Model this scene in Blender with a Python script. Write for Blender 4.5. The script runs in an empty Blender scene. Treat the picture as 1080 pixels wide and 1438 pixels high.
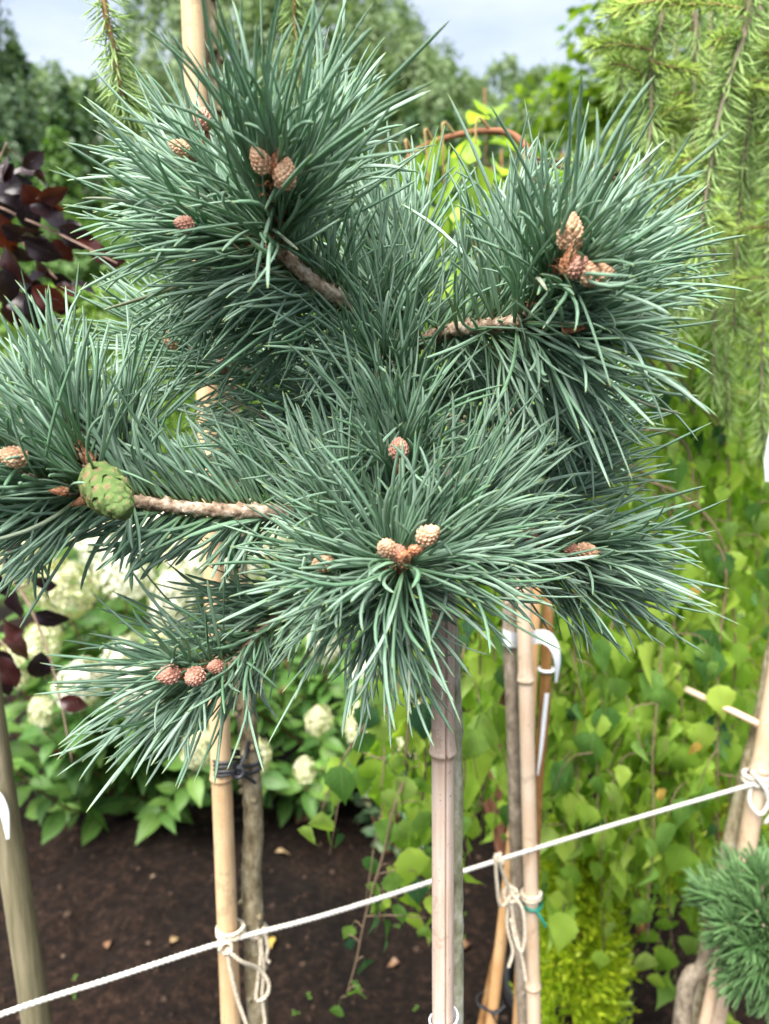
import bpy, math, random
import numpy as np
from mathutils import Vector, Matrix, Quaternion

rng = np.random.default_rng(7)
rnd = random.Random(11)
scene = bpy.context.scene
COL = scene.collection

# ------------------------------------------------------------------ camera
H, PITCH, FPX = 1.45, math.radians(10.0), 1086.0      # eye height, tilt down, focal length in photo pixels
cam_d = bpy.data.cameras.new('camera')
cam = bpy.data.objects.new('camera', cam_d); COL.objects.link(cam)
cam.location = (0, 0, H); cam.rotation_euler = (math.pi/2 - PITCH, 0, 0)
cam_d.sensor_fit = 'VERTICAL'; cam_d.sensor_height = 36.0; cam_d.lens = 36.0*FPX/1438.0
cam_d.clip_start = 0.02; cam_d.clip_end = 2000
cam_d.dof.use_dof = True; cam_d.dof.focus_distance = 0.45; cam_d.dof.aperture_fstop = 7.6
scene.camera = cam

# ------------------------------------------------------------------ sky and sun
SUN_EL, SUN_AZ = math.radians(58), math.radians(205)   # high, behind the camera and a little to the left
world = bpy.data.worlds.new('World'); scene.world = world; world.use_nodes = True
wn, wl = world.node_tree.nodes, world.node_tree.links
wn.clear()
w_out = wn.new('ShaderNodeOutputWorld'); w_bg = wn.new('ShaderNodeBackground'); w_bg.inputs['Strength'].default_value = 0.05
w_sky = wn.new('ShaderNodeTexSky'); w_sky.sky_type = 'NISHITA'; w_sky.sun_disc = False
w_sky.sun_elevation = SUN_EL; w_sky.sun_rotation = SUN_AZ; w_sky.air_density = 1.0; w_sky.dust_density = 1.5
w_tc = wn.new('ShaderNodeTexCoord')
w_map = wn.new('ShaderNodeMapping'); w_map.inputs['Scale'].default_value = (1.0, 1.0, 2.6)
w_no = wn.new('ShaderNodeTexNoise'); w_no.inputs['Scale'].default_value = 3.2; w_no.inputs['Detail'].default_value = 6; w_no.inputs['Roughness'].default_value = 0.55
w_cr = wn.new('ShaderNodeValToRGB')
w_cr.color_ramp.elements[0].position = 0.36; w_cr.color_ramp.elements[0].color = (1.36, 1.54, 1.90, 1)
w_cr.color_ramp.elements[1].position = 0.66; w_cr.color_ramp.elements[1].color = (2.10, 2.20, 2.35, 1)
w_mx = wn.new('ShaderNodeMixRGB'); w_mx.inputs['Fac'].default_value = 0.88
wl.new(w_tc.outputs['Generated'], w_map.inputs['Vector']); wl.new(w_map.outputs[0], w_no.inputs['Vector'])
wl.new(w_no.outputs['Fac'], w_cr.inputs['Fac']); wl.new(w_sky.outputs[0], w_mx.inputs['Color1']); wl.new(w_cr.outputs[0], w_mx.inputs['Color2'])
wl.new(w_mx.outputs[0], w_bg.inputs['Color']); wl.new(w_bg.outputs[0], w_out.inputs['Surface'])
sun_d = bpy.data.lights.new('sun', 'SUN'); sun_d.energy = 1.5; sun_d.angle = math.radians(50); sun_d.color = (1.0, 0.96, 0.9)
sun = bpy.data.objects.new('sun', sun_d); COL.objects.link(sun)
sdir = Vector((math.sin(SUN_AZ)*math.cos(SUN_EL), math.cos(SUN_AZ)*math.cos(SUN_EL), math.sin(SUN_EL)))
sun.rotation_euler = sdir.to_track_quat('Z', 'Y').to_euler(); sun.location = sdir*30
vs = scene.view_settings
vs.view_transform = 'Standard'; vs.look = 'None'; vs.gamma = 1.0; vs.use_curve_mapping = False; vs.exposure = 3.4
scene.render.engine = 'CYCLES'
scene.cycles.max_bounces = 10; scene.cycles.diffuse_bounces = 7; scene.cycles.transmission_bounces = 8; scene.cycles.transparent_max_bounces = 4; scene.cycles.use_denoising = True

# ------------------------------------------------------------------ pixel -> place helpers
CP, SP = math.cos(PITCH), math.sin(PITCH)
def P(px, py, Y):
    """point on the photo ray through (px, py) that stands Y metres in front of the camera"""
    a, b = (px-540.0)/FPX, (719.0-py)/FPX
    d = (a, CP + b*SP, -SP + b*CP); s = Y/d[1]
    return Vector((d[0]*s, Y, H + d[2]*s))
def G(px, py, z=0.0):
    a, b = (px-540.0)/FPX, (719.0-py)/FPX
    d = (a, CP + b*SP, -SP + b*CP); s = (z-H)/d[2]
    return Vector((d[0]*s, d[1]*s, z))
def proj(p):
    """world (N,3) -> photo px, depth"""
    p = np.asarray(p, float).reshape(-1, 3); q = p - np.array([0, 0, H])
    f = q[:, 1]*CP - q[:, 2]*SP; u = q[:, 1]*SP + q[:, 2]*CP
    f = np.maximum(f, 1e-3)
    return 540 + q[:, 0]/f*FPX, 719 - u/f*FPX, f

# ------------------------------------------------------------------ object helpers
def tag(o, label=None, cat=None, group=None, kind=None):
    if label: o['label'] = label
    if cat: o['category'] = cat
    if group: o['group'] = group
    if kind: o['kind'] = kind
    return o
def thing(name, loc, label, cat, group=None):
    o = bpy.data.objects.new(name, None); COL.objects.link(o); o.location = loc; o.empty_display_size = 0.05
    return tag(o, label, cat, group)
def obj(name, me, parent=None, M=None):
    """link a mesh (verts in world space, or placed by world matrix M) under a thing or a part"""
    o = bpy.data.objects.new(name, me); COL.objects.link(o)
    W = M if M is not None else Matrix.Identity(4)
    if parent is not None:
        o.parent = parent
        pw = Matrix.Identity(4); q = parent; chain = []
        while q is not None: chain.append(q); q = q.parent
        for q in reversed(chain): pw = pw @ q.matrix_basis
        o.matrix_basis = pw.inverted() @ W
    else:
        o.matrix_basis = W
    return o
def mesh(name, v, f, mat=None, uv=None, smooth=True):
    me = bpy.data.meshes.new(name)
    v = np.asarray(v, np.float32).reshape(-1, 3)
    if isinstance(f, np.ndarray):
        k = f.shape[1]; nf = len(f)
        me.vertices.add(len(v)); me.vertices.foreach_set('co', v.ravel())
        me.loops.add(nf*k); me.loops.foreach_set('vertex_index', f.astype(np.int32).ravel())
        me.polygons.add(nf); me.polygons.foreach_set('loop_start', (np.arange(nf)*k).astype(np.int32))
        me.update(calc_edges=True)
    else:
        me.from_pydata(v.tolist(), [], f)
    if uv is not None:
        lay = me.uv_layers.new(name='UVMap')
        idx = np.empty(len(me.loops), np.int32); me.loops.foreach_get('vertex_index', idx)
        lay.data.foreach_set('uv', np.asarray(uv, np.float32)[idx].ravel())
    if smooth: me.polygons.foreach_set('use_smooth', np.ones(len(me.polygons), bool))
    if mat: me.materials.append(mat)
    me.update(); return me
class MB:
    """collects vertices / quads / tris of one piece"""
    def __init__(s): s.v = []; s.f = []; s.uv = []; s.n = 0
    def add(s, v, f, uv=None):
        v = np.asarray(v, float).reshape(-1, 3); s.v.append(v)
        s.f += [tuple(i + s.n for i in q) for q in f]
        s.uv.append(np.zeros((len(v), 2)) if uv is None else np.asarray(uv, float)); s.n += len(v)
    def mesh(s, name, mat, smooth=True):
        return mesh(name, np.concatenate(s.v), s.f, mat, np.concatenate(s.uv), smooth)
def smooth_path(pts, n):
    """Catmull-Rom through pts (k,d) -> n samples"""
    p = np.asarray(pts, float); k = len(p)
    if k == 2:
        t = np.linspace(0, 1, n)[:, None]; return p[0]*(1-t) + p[1]*t
    q = np.vstack([2*p[0]-p[1], p, 2*p[-1]-p[-2]])
    out = []
    for u in np.linspace(0, k-1-1e-6, n):
        i = int(u); t = u - i; a, b, c, d = q[i], q[i+1], q[i+2], q[i+3]
        out.append(.5*((2*b) + (-a+c)*t + (2*a-5*b+4*c-d)*t*t + (-a+3*b-3*c+d)*t**3))
    return np.array(out)
def frames(p):
    t = np.gradient(p, axis=0); t /= np.linalg.norm(t, axis=1)[:, None] + 1e-12
    ref = np.array([0, 0, 1.]) if abs(t[0, 2]) < .9 else np.array([1., 0, 0])
    n = np.empty_like(t); a = np.cross(t[0], ref); a /= np.linalg.norm(a); n[0] = a
    for i in range(1, len(t)):
        a = a - t[i]*np.dot(a, t[i]); a /= np.linalg.norm(a) + 1e-12; n[i] = a
    return t, n, np.cross(t, n)
def tube(mb, p, r, sides=8, shape=None, knob=0.0, cap=True):
    """swept tube; r scalar or per-sample; shape(ang)->radius factor"""
    p = np.asarray(p, float); m = len(p); r = np.broadcast_to(np.asarray(r, float), (m,))
    t, n, b = frames(p); ang = np.linspace(0, 2*math.pi, sides, endpoint=False)
    sf = np.ones(sides) if shape is None else np.array([shape(a) for a in ang])
    rr = r[:, None]*sf[None, :]
    if knob: rr = rr*(1 + knob*rng.normal(size=rr.shape))
    v = p[:, None, :] + rr[:, :, None]*(np.cos(ang)[None, :, None]*n[:, None, :] + np.sin(ang)[None, :, None]*b[:, None, :])
    L = np.concatenate([[0], np.cumsum(np.linalg.norm(np.diff(p, axis=0), axis=1))])
    uv = np.stack(np.broadcast_arrays(ang[None, :]/(2*math.pi), L[:, None]), -1).reshape(-1, 2)
    f = []
    for i in range(m-1):
        for j in range(sides):
            k = (j+1) % sides
            f.append((i*sides+j, i*sides+k, (i+1)*sides+k, (i+1)*sides+j))
    if cap:
        f.append(tuple(range(sides-1, -1, -1))); f.append(tuple((m-1)*sides+j for j in range(sides)))
    mb.add(v.reshape(-1, 3), f, uv)
def px_path(pts, n):
    return smooth_path([P(*q) for q in pts], n)

# ------------------------------------------------------------------ materials
def new_mat(name):
    m = bpy.data.materials.new(name); m.use_nodes = True
    n = m.node_tree.nodes; n.clear(); return m, n, m.node_tree.links
def ramp(n, l, fac, stops):
    r = n.new('ShaderNodeValToRGB'); e = r.color_ramp.elements
    while len(e) < len(stops): e.new(0.5)
    for el, (pos, c) in zip(e, stops): el.position = pos; el.color = (*c, 1)
    l.new(fac, r.inputs['Fac']); return r.outputs['Color']
def math_(n, l, op, a, b=None, c=None):
    m = n.new('ShaderNodeMath'); m.operation = op
    for i, x in enumerate((a, b, c)):
        if x is None: continue
        if isinstance(x, (int, float)): m.inputs[i].default_value = x
        else: l.new(x, m.inputs[i])
    return m.outputs[0]
def mixc(n, l, fac, a, b, blend='MIX'):
    m = n.new('ShaderNodeMixRGB'); m.blend_type = blend
    for k, x in (('Fac', fac), ('Color1', a), ('Color2', b)):
        if isinstance(x, (int, float)): m.inputs[k].default_value = x
        elif isinstance(x, tuple): m.inputs[k].default_value = (*x, 1)
        else: l.new(x, m.inputs[k])
    return m.outputs[0]
def noise(n, l, scale, detail=3, vec=None, rough=.55):
    t = n.new('ShaderNodeTexNoise'); t.inputs['Scale'].default_value = scale; t.inputs['Detail'].default_value = detail; t.inputs['Roughness'].default_value = rough
    if vec is not None: l.new(vec, t.inputs['Vector'])
    return t.outputs['Fac']
def rand_fac(n, l):
    g = n.new('ShaderNodeNewGeometry'); o = n.new('ShaderNodeObjectInfo')
    return math_(n, l, 'FRACT', math_(n, l, 'ADD', g.outputs['Random Per Island'], o.outputs['Random']))
def finish(n, l, col, rough, spec=.5, bump=None, transl=0.0, tcol=None, bump_d=.002, coat=0.0):
    o = n.new('ShaderNodeOutputMaterial'); p = n.new('ShaderNodeBsdfPrincipled')
    if isinstance(col, tuple): p.inputs['Base Color'].default_value = (*col, 1)
    else: l.new(col, p.inputs['Base Color'])
    if isinstance(rough, (int, float)): p.inputs['Roughness'].default_value = rough
    else: l.new(rough, p.inputs['Roughness'])
    p.inputs['Specular IOR Level'].default_value = spec
    p.inputs['Coat Weight'].default_value = coat
    if bump is not None:
        b = n.new('ShaderNodeBump'); b.inputs['Distance'].default_value = bump_d; b.inputs['Strength'].default_value = .8
        l.new(bump, b.inputs['Height']); l.new(b.outputs[0], p.inputs['Normal'])
    if transl:
        t = n.new('ShaderNodeBsdfTranslucent'); mx = n.new('ShaderNodeMixShader'); mx.inputs[0].default_value = transl
        c = tcol if tcol is not None else col
        if isinstance(c, tuple): t.inputs['Color'].default_value = (*c, 1)
        else: l.new(c, t.inputs['Color'])
        l.new(p.outputs[0], mx.inputs[1]); l.new(t.outputs[0], mx.inputs[2]); l.new(mx.outputs[0], o.inputs['Surface'])
    else: l.new(p.outputs[0], o.inputs['Surface'])
def uvsep(n, l):
    u = n.new('ShaderNodeUVMap'); s = n.new('ShaderNodeSeparateXYZ'); l.new(u.outputs[0], s.inputs[0])
    return s.outputs[0], s.outputs[1], u.outputs[0]

def leaf_mat(name, stops, transl=.35, rough=.5, vein=.35, spec=.4, tboost=1.5):
    m, n, l = new_mat(name)
    c = ramp(n, l, rand_fac(n, l), stops)
    u, v, uv = uvsep(n, l)
    au = math_(n, l, 'ABSOLUTE', math_(n, l, 'SUBTRACT', u, .5))
    side = math_(n, l, 'PINGPONG', math_(n, l, 'ADD', math_(n, l, 'MULTIPLY', v, 7.0), math_(n, l, 'MULTIPLY', au, -5.0)), .5)
    rib = math_(n, l, 'MAXIMUM', math_(n, l, 'LESS_THAN', au, .022), math_(n, l, 'MULTIPLY', math_(n, l, 'LESS_THAN', side, .07), .6))
    ns = noise(n, l, 3.0, 4)
    c2 = mixc(n, l, math_(n, l, 'MULTIPLY', rib, vein), c, (.35, .45, .16))
    c3 = mixc(n, l, .35, c2, ramp(n, l, ns, [(.3, (.35, .35, .35)), (.7, (1, 1, 1))]), 'MULTIPLY')
    tc = mixc(n, l, 1.0, c3, (tboost, tboost*1.08, tboost*.45), 'MULTIPLY')
    finish(n, l, c3, rough, spec, math_(n, l, 'ADD', rib, math_(n, l, 'MULTIPLY', ns, .4)), transl, tc, .0006)
    return m
def bark_mat(name, stops, scale=60, stretch=(1, 1, .35), rough=.85, bd=.0012):
    m, n, l = new_mat(name)
    tc = n.new('ShaderNodeTexCoord'); mp = n.new('ShaderNodeMapping'); mp.inputs['Scale'].default_value = stretch
    l.new(tc.outputs['Object'], mp.inputs[0])
    a = noise(n, l, scale, 5, mp.outputs[0], .65); b = noise(n, l, scale*.16, 3, mp.outputs[0])
    f = math_(n, l, 'ADD', math_(n, l, 'MULTIPLY', a, .65), math_(n, l, 'MULTIPLY', b, .35))
    c = ramp(n, l, f, stops)
    finish(n, l, c, rough, .25, a, bump_d=bd)
    return m
def plain_mat(name, stops, scale=20, rough=.6, spec=.4, transl=0, bd=.001, uvn=False):
    m, n, l = new_mat(name); tc = n.new('ShaderNodeTexCoord')
    a = noise(n, l, scale, 4, tc.outputs['Object'])
    finish(n, l, ramp(n, l, a, stops), rough, spec, a, transl, bump_d=bd); return m

def needle_mat(name, dark, mid, pale, tip, rough=.48):
    m, n, l = new_mat(name)
    u, v, uv = uvsep(n, l); r = rand_fac(n, l)
    base = ramp(n, l, r, [(0, dark), (.5, mid), (.975, pale), (.9945, pale), (.9975, (.26, .17, .08))])
    # fine waxy stomatal lines along the needle
    st = math_(n, l, 'SINE', math_(n, l, 'MULTIPLY', u, 2*math.pi*9))
    wax = math_(n, l, 'ADD', math_(n, l, 'MULTIPLY', math_(n, l, 'GREATER_THAN', st, .1), noise(n, l, 55, 3)), math_(n, l, 'MULTIPLY', math_(n, l, 'LESS_THAN', u, .40), .45))
    c = mixc(n, l, math_(n, l, 'MULTIPLY', wax, .62), base, (pale[0]*1.5, pale[1]*1.35, pale[2]*1.45))
    tipf = n.new('ShaderNodeMapRange'); tipf.inputs[1].default_value = .955; tipf.inputs[2].default_value = 1.0; l.new(v, tipf.inputs[0])
    c = mixc(n, l, tipf.outputs[0], c, tip)
    sh = n.new('ShaderNodeMapRange'); sh.inputs[1].default_value = .075; sh.inputs[2].default_value = .05; l.new(v, sh.inputs[0])
    c = mixc(n, l, sh.outputs[0], c, (.22, .17, .12))
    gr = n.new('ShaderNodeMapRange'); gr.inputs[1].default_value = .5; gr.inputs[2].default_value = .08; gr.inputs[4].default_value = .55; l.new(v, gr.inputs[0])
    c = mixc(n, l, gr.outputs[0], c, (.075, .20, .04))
    finish(n, l, c, rough, .38, st, .20, mixc(n, l, 1.0, c, (1.2, 1.5, .6), 'MULTIPLY'), .00012)
    return m

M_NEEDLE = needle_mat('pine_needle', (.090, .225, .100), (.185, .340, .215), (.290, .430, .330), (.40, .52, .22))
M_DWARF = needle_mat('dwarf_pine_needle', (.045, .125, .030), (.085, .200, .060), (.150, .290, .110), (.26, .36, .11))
M_LARCH = needle_mat('larch_needle', (.27, .47, .10), (.38, .58, .17), (.48, .66, .26), (.34, .45, .12))
M_LARCH_NEW = needle_mat('larch_new_needle', (.36, .55, .07), (.44, .62, .10), (.52, .68, .15), (.45, .55, .12))
M_PBARK = bark_mat('pine_bark', [(.38, (.085, .05, .032)), (.5, (.33, .24, .17)), (.62, (.58, .49, .40))], 210, (1, 1, 1), .85, .002)
M_TRUNKB = bark_mat('pine_trunk_bark', [(.34, (.10, .10, .05)), (.5, (.27, .27, .18)), (.66, (.48, .47, .40))], 110, (1, 1, .6), .9, .002)
M_TRUNKA = bark_mat('larch_trunk_bark', [(.34, (.06, .045, .025)), (.46, (.19, .155, .09)), (.56, (.30, .26, .17)), (.68, (.50, .46, .38))], 85, (1, 1, .6), .9, .003)
M_TRUNKC = bark_mat('birch_trunk_bark', [(.34, (.09, .07, .05)), (.5, (.22, .18, .13)), (.68, (.38, .32, .26))], 120, (1, 1, .6), .9, .002)
M_STEM = bark_mat('brown_stem_bark', [(.3, (.11, .05, .015)), (.55, (.24, .12, .04)), (.8, (.42, .30, .16))], 120)
M_POLE = bark_mat('weathered_pole', [(.3, (.05, .045, .025)), (.45, (.13, .115, .065)), (.55, (.19, .165, .105)), (.72, (.36, .29, .21))], 75, (1, 1, .07), .9, .003)
M_TWIG = bark_mat('birch_twig', [(.3, (.10, .065, .04)), (.6, (.20, .145, .09)), (.8, (.26, .22, .11))], 80)
M_ARCH = bark_mat('arching_branch_bark', [(.3, (.15, .06, .03)), (.6, (.28, .13, .07))], 80)
M_LTWIG = bark_mat('larch_twig', [(.3, (.22, .17, .11)), (.6, (.40, .33, .25))], 120)
M_LTWIG2 = bark_mat('larch_shoot', [(.3, (.20, .09, .04)), (.5, (.32, .20, .09)), (.7, (.36, .38, .15))], 60)
M_BTWIG = bark_mat('beech_twig', [(.3, (.13, .08, .06)), (.6, (.28, .19, .15))], 80)
M_HSTEM = bark_mat('hydrangea_stem', [(.3, (.13, .055, .03)), (.6, (.26, .12, .07))], 60)
M_FARBARK = bark_mat('forest_bark', [(.3, (.06, .05, .04)), (.6, (.18, .16, .13))], 8)
M_CONELET = plain_mat('young_cone_scale', [(.3, (.32, .165, .095)), (.5, (.52, .31, .19)), (.7, (.66, .46, .31))], 160, .7)
M_CONELET_RED = plain_mat('reddish_cone_scale', [(.3, (.24, .10, .07)), (.5, (.40, .195, .14)), (.7, (.56, .33, .25))], 160, .7)
M_BUD = plain_mat('bud_scale', [(.32, (.12, .04, .018)), (.48, (.30, .115, .05)), (.6, (.42, .22, .12)), (.72, (.60, .45, .33))], 420, .6, .4)
M_SHEATH = plain_mat('fascicle_sheath', [(.3, (.35, .28, .21)), (.6, (.55, .48, .40))], 150, .8)
M_GCONE = None
def mk_cone_scale():
    m, n, l = new_mat('green_cone_scale'); u, v, uv = uvsep(n, l)
    d = math_(n, l, 'SQRT', math_(n, l, 'ADD', math_(n, l, 'POWER', math_(n, l, 'SUBTRACT', u, .5), 2), math_(n, l, 'POWER', math_(n, l, 'SUBTRACT', v, .5), 2)))
    d = math_(n, l, 'ADD', d, math_(n, l, 'MULTIPLY', math_(n, l, 'SUBTRACT', noise(n, l, 260, 3), .5), .28))
    ri = n.new('ShaderNodeObjectInfo'); d = math_(n, l, 'MULTIPLY', d, math_(n, l, 'ADD', .62, math_(n, l, 'MULTIPLY', ri.outputs['Random'], 1.3)))
    c = ramp(n, l, d, [(.05, (.17, .11, .05)), (.11, (.20, .17, .07)), (.20, (.085, .175, .03)), (.5, (.06, .135, .02))])
    pk = mixc(n, l, math_(n, l, 'MULTIPLY', math_(n, l, 'GREATER_THAN', noise(n, l, 130, 4), .56), .55), c, (.33, .25, .16))
    finish(n, l, pk, .55, .4, noise(n, l, 300, 2), bump_d=.0004); return m
M_GCONE = mk_cone_scale()
def cane_mat(name, a, b, c2):
    m, n, l = new_mat(name); tc = n.new('ShaderNodeTexCoord'); mp = n.new('ShaderNodeMapping'); mp.inputs['Scale'].default_value = (1, 1, .05)
    l.new(tc.outputs['Object'], mp.inputs[0])
    f1 = noise(n, l, 420, 4, mp.outputs[0]); f2 = noise(n, l, 14, 4, tc.outputs['Object']); f3 = noise(n, l, 380, 2, tc.outputs['Object'])
    c = ramp(n, l, math_(n, l, 'ADD', math_(n, l, 'MULTIPLY', f1, .45), math_(n, l, 'MULTIPLY', f2, .55)), [(.32, a), (.5, b), (.68, c2)])
    sp = math_(n, l, 'MULTIPLY', math_(n, l, 'GREATER_THAN', f3, .69), .55)
    c = mixc(n, l, sp, c, (.12, .08, .05))
    f4 = noise(n, l, 26, 5, tc.outputs['Object'], .7); st_ = math_(n, l, 'MULTIPLY', math_(n, l, 'GREATER_THAN', f4, .60), .35)
    c = mixc(n, l, st_, c, (.25, .18, .11))
    at = n.new('ShaderNodeAttribute'); at.attribute_name = 'node'
    c = mixc(n, l, math_(n, l, 'MULTIPLY', at.outputs['Fac'], .75), c, (.16, .11, .06))
    finish(n, l, c, .48, .4, f1, bump_d=.0003); return m
M_CANE_A = cane_mat('bamboo_tan', (.46, .30, .16), (.56, .39, .22), (.63, .47, .29))
M_CANE_B = cane_mat('bamboo_pinkish', (.40, .29, .22), (.50, .39, .32), (.56, .48, .42))
M_CANE_C = cane_mat('bamboo_pale', (.47, .32, .20), (.56, .42, .30), (.62, .50, .38))
M_CANE_D = cane_mat('bamboo_amber', (.42, .23, .09), (.54, .32, .15), (.60, .40, .21))
M_ROPE = plain_mat('white_rope', [(.3, (.36, .34, .29)), (.5, (.56, .54, .48)), (.7, (.70, .68, .63))], 300, .8, .3)
M_TWINE = plain_mat('jute_twine', [(.3, (.36, .30, .21)), (.5, (.55, .48, .37)), (.7, (.66, .60, .49))], 300, .9, .2)
M_BLACK = plain_mat('black_rubber_tie', [(.3, (.010, .011, .014)), (.7, (.03, .032, .04))], 90, .5, .5)
M_GREENTIE = plain_mat('green_plastic_tie', [(.3, (.0, .08, .06)), (.7, (.01, .16, .11))], 40, .4, .5)
M_LABEL = plain_mat('white_label', [(.3, (.74, .77, .82)), (.7, (.82, .84, .88))], 12, .35, .5, .15)
M_POT = plain_mat('black_pot', [(.3, (.012, .013, .016)), (.7, (.03, .03, .035))], 60, .5, .5)
M_BIRCH = leaf_mat('birch_leaf', [(0, (.020, .080, .045)), (.22, (.065, .170, .042)), (.5, (.135, .275, .050)), (.8, (.22, .36, .075)), (1, (.34, .46, .11))], .48)
M_BIRCH_YEL = leaf_mat('yellowed_leaf', [(0, (.55, .30, .06)), (1, (.62, .45, .10))], .3)
M_BEECH = leaf_mat('copper_beech_leaf', [(0, (.010, .0055, .011)), (.5, (.017, .007, .012)), (.72, (.034, .008, .009)), (1, (.075, .012, .007))], .22, .34, .03, .5, 2.2)
M_HYD = leaf_mat('hydrangea_leaf', [(0, (.035, .110, .020)), (.5, (.070, .175, .030)), (1, (.14, .26, .05))], .33)
M_GOLDLEAF = leaf_mat('lime_shrub_leaf', [(0, (.19, .35, .04)), (.5, (.31, .48, .06)), (1, (.43, .57, .09))], .5)
M_HEDGE = leaf_mat('bright_hedge', [(0, (.08, .18, .015)), (1, (.19, .31, .03))], .3)
M_THUJA = leaf_mat('golden_conifer', [(0, (.20, .33, .01)), (.5, (.34, .47, .015)), (1, (.50, .58, .03))], .35)
M_PURPLE = leaf_mat('purple_shrub', [(0, (.03, .012, .025)), (1, (.09, .03, .06))], .2)
M_VARIEG = leaf_mat('variegated_leaf', [(0, (.05, .12, .06)), (.6, (.10, .18, .09)), (1, (.28, .34, .20))], .25)
M_PETAL = leaf_mat('cream_floret', [(0, (.45, .47, .20)), (.45, (.60, .60, .36)), (1, (.70, .70, .55))], .30, .7, 0.0, .2, 1.0)
M_PETAL_W = leaf_mat('white_floret', [(0, (.56, .56, .40)), (.5, (.67, .67, .56)), (1, (.76, .76, .70))], .30, .7, 0.0, .2, 1.0)
M_F_SPRUCE = leaf_mat('far_spruce', [(0, (.050, .110, .048)), (1, (.115, .200, .090))], .25)
M_F_LARCH = leaf_mat('far_larch', [(0, (.060, .135, .030)), (1, (.140, .245, .065))], .3)
M_F_BIRCH = leaf_mat('far_birch', [(0, (.100, .165, .065)), (1, (.200, .280, .115))], .38)
M_F_GREY = leaf_mat('far_willow', [(0, (.080, .140, .075)), (1, (.170, .240, .140))], .3)
M_F_OLIVE = leaf_mat('olive_tree_leaf', [(0, (.07, .14, .02)), (.6, (.13, .22, .025)), (1, (.24, .33, .04))], .42)
M_WEED = leaf_mat('weed', [(0, (.06, .16, .02)), (1, (.15, .30, .05))], .35)

# ------------------------------------------------------------------ ground
def soil_mat():
    m, n, l = new_mat('garden_soil'); tc = n.new('ShaderNodeTexCoord'); v = tc.outputs['Object']
    a = noise(n, l, 38, 8, v, .7); b = noise(n, l, 1.6, 3, v); c_ = noise(n, l, 160, 4, v, .7)
    c = ramp(n, l, math_(n, l, 'ADD', math_(n, l, 'MULTIPLY', a, .6), math_(n, l, 'MULTIPLY', c_, .4)),
             [(.38, (.0040, .0024, .0018)), (.49, (.0110, .0070, .0053)), (.57, (.029, .0182, .0132)), (.70, (.080, .053, .039))])
    c = mixc(n, l, .85, c, ramp(n, l, b, [(.36, (.38, .40, .42)), (.64, (1.45, 1.2, 1.05))]), 'MULTIPLY')
    s = n.new('ShaderNodeSeparateXYZ'); l.new(v, s.inputs[0])
    gf = n.new('ShaderNodeMapRange'); gf.inputs[1].default_value = 5.2; gf.inputs[2].default_value = 5.8
    l.new(math_(n, l, 'ADD', s.outputs[1], b), gf.inputs[0])
    g = ramp(n, l, noise(n, l, 9, 6, v), [(.3, (.03, .07, .012)), (.7, (.09, .17, .03))])
    c = mixc(n, l, gf.outputs[0], c, g)
    finish(n, l, c, .95, .15, math_(n, l, 'ADD', a, math_(n, l, 'MULTIPLY', c_, .35)), bump_d=.05); return m
def soil_h(x, y):
    h = np.zeros_like(x)
    for k, (fx, amp) in enumerate(((2.3, .020), (5.7, .013), (13, .008), (29, .006), (61, .0045))):
        r = np.random.default_rng(50+k)
        for _ in range(4):
            a, ph, q = r.uniform(0, math.pi), r.uniform(0, 6.3), r.uniform(.7, 1.3)
            h += amp*.5*np.sin(fx*q*(x*math.cos(a)+y*math.sin(a)) + ph + 1.3*np.sin(fx*.6*(x*math.sin(a)-y*math.cos(a))+ph))
    return h
def build_ground():
    near_x = np.linspace(-2.6, 2.6, 210); near_y = np.linspace(.3, 4.6, 190)
    xs = np.concatenate([-np.geomspace(600, 2.8, 22), near_x, np.geomspace(2.8, 600, 22)])
    ys = np.concatenate([-np.geomspace(60, .2, 8), near_y, np.geomspace(4.9, 900, 26)])
    X, Y = np.meshgrid(xs, ys); fade = np.clip((6-np.abs(X))/3, 0, 1)*np.clip((7-np.abs(Y))/3, 0, 1)
    Z = soil_h(X, Y)*fade - .01
    nx, ny = len(xs), len(ys)
    i = np.arange(ny-1)[:, None]*nx + np.arange(nx-1)[None, :]
    f = np.stack([i, i+1, i+nx+1, i+nx], -1).reshape(-1, 4)
    o = obj('ground', mesh('ground', np.stack([X, Y, Z], -1), f, soil_mat())); tag(o, kind='structure', label='dark brown garden soil running back to grass', cat='ground')
build_ground()
def gz(x, y): return float(soil_h(np.array([x]), np.array([y]))[0]) - .01

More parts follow.
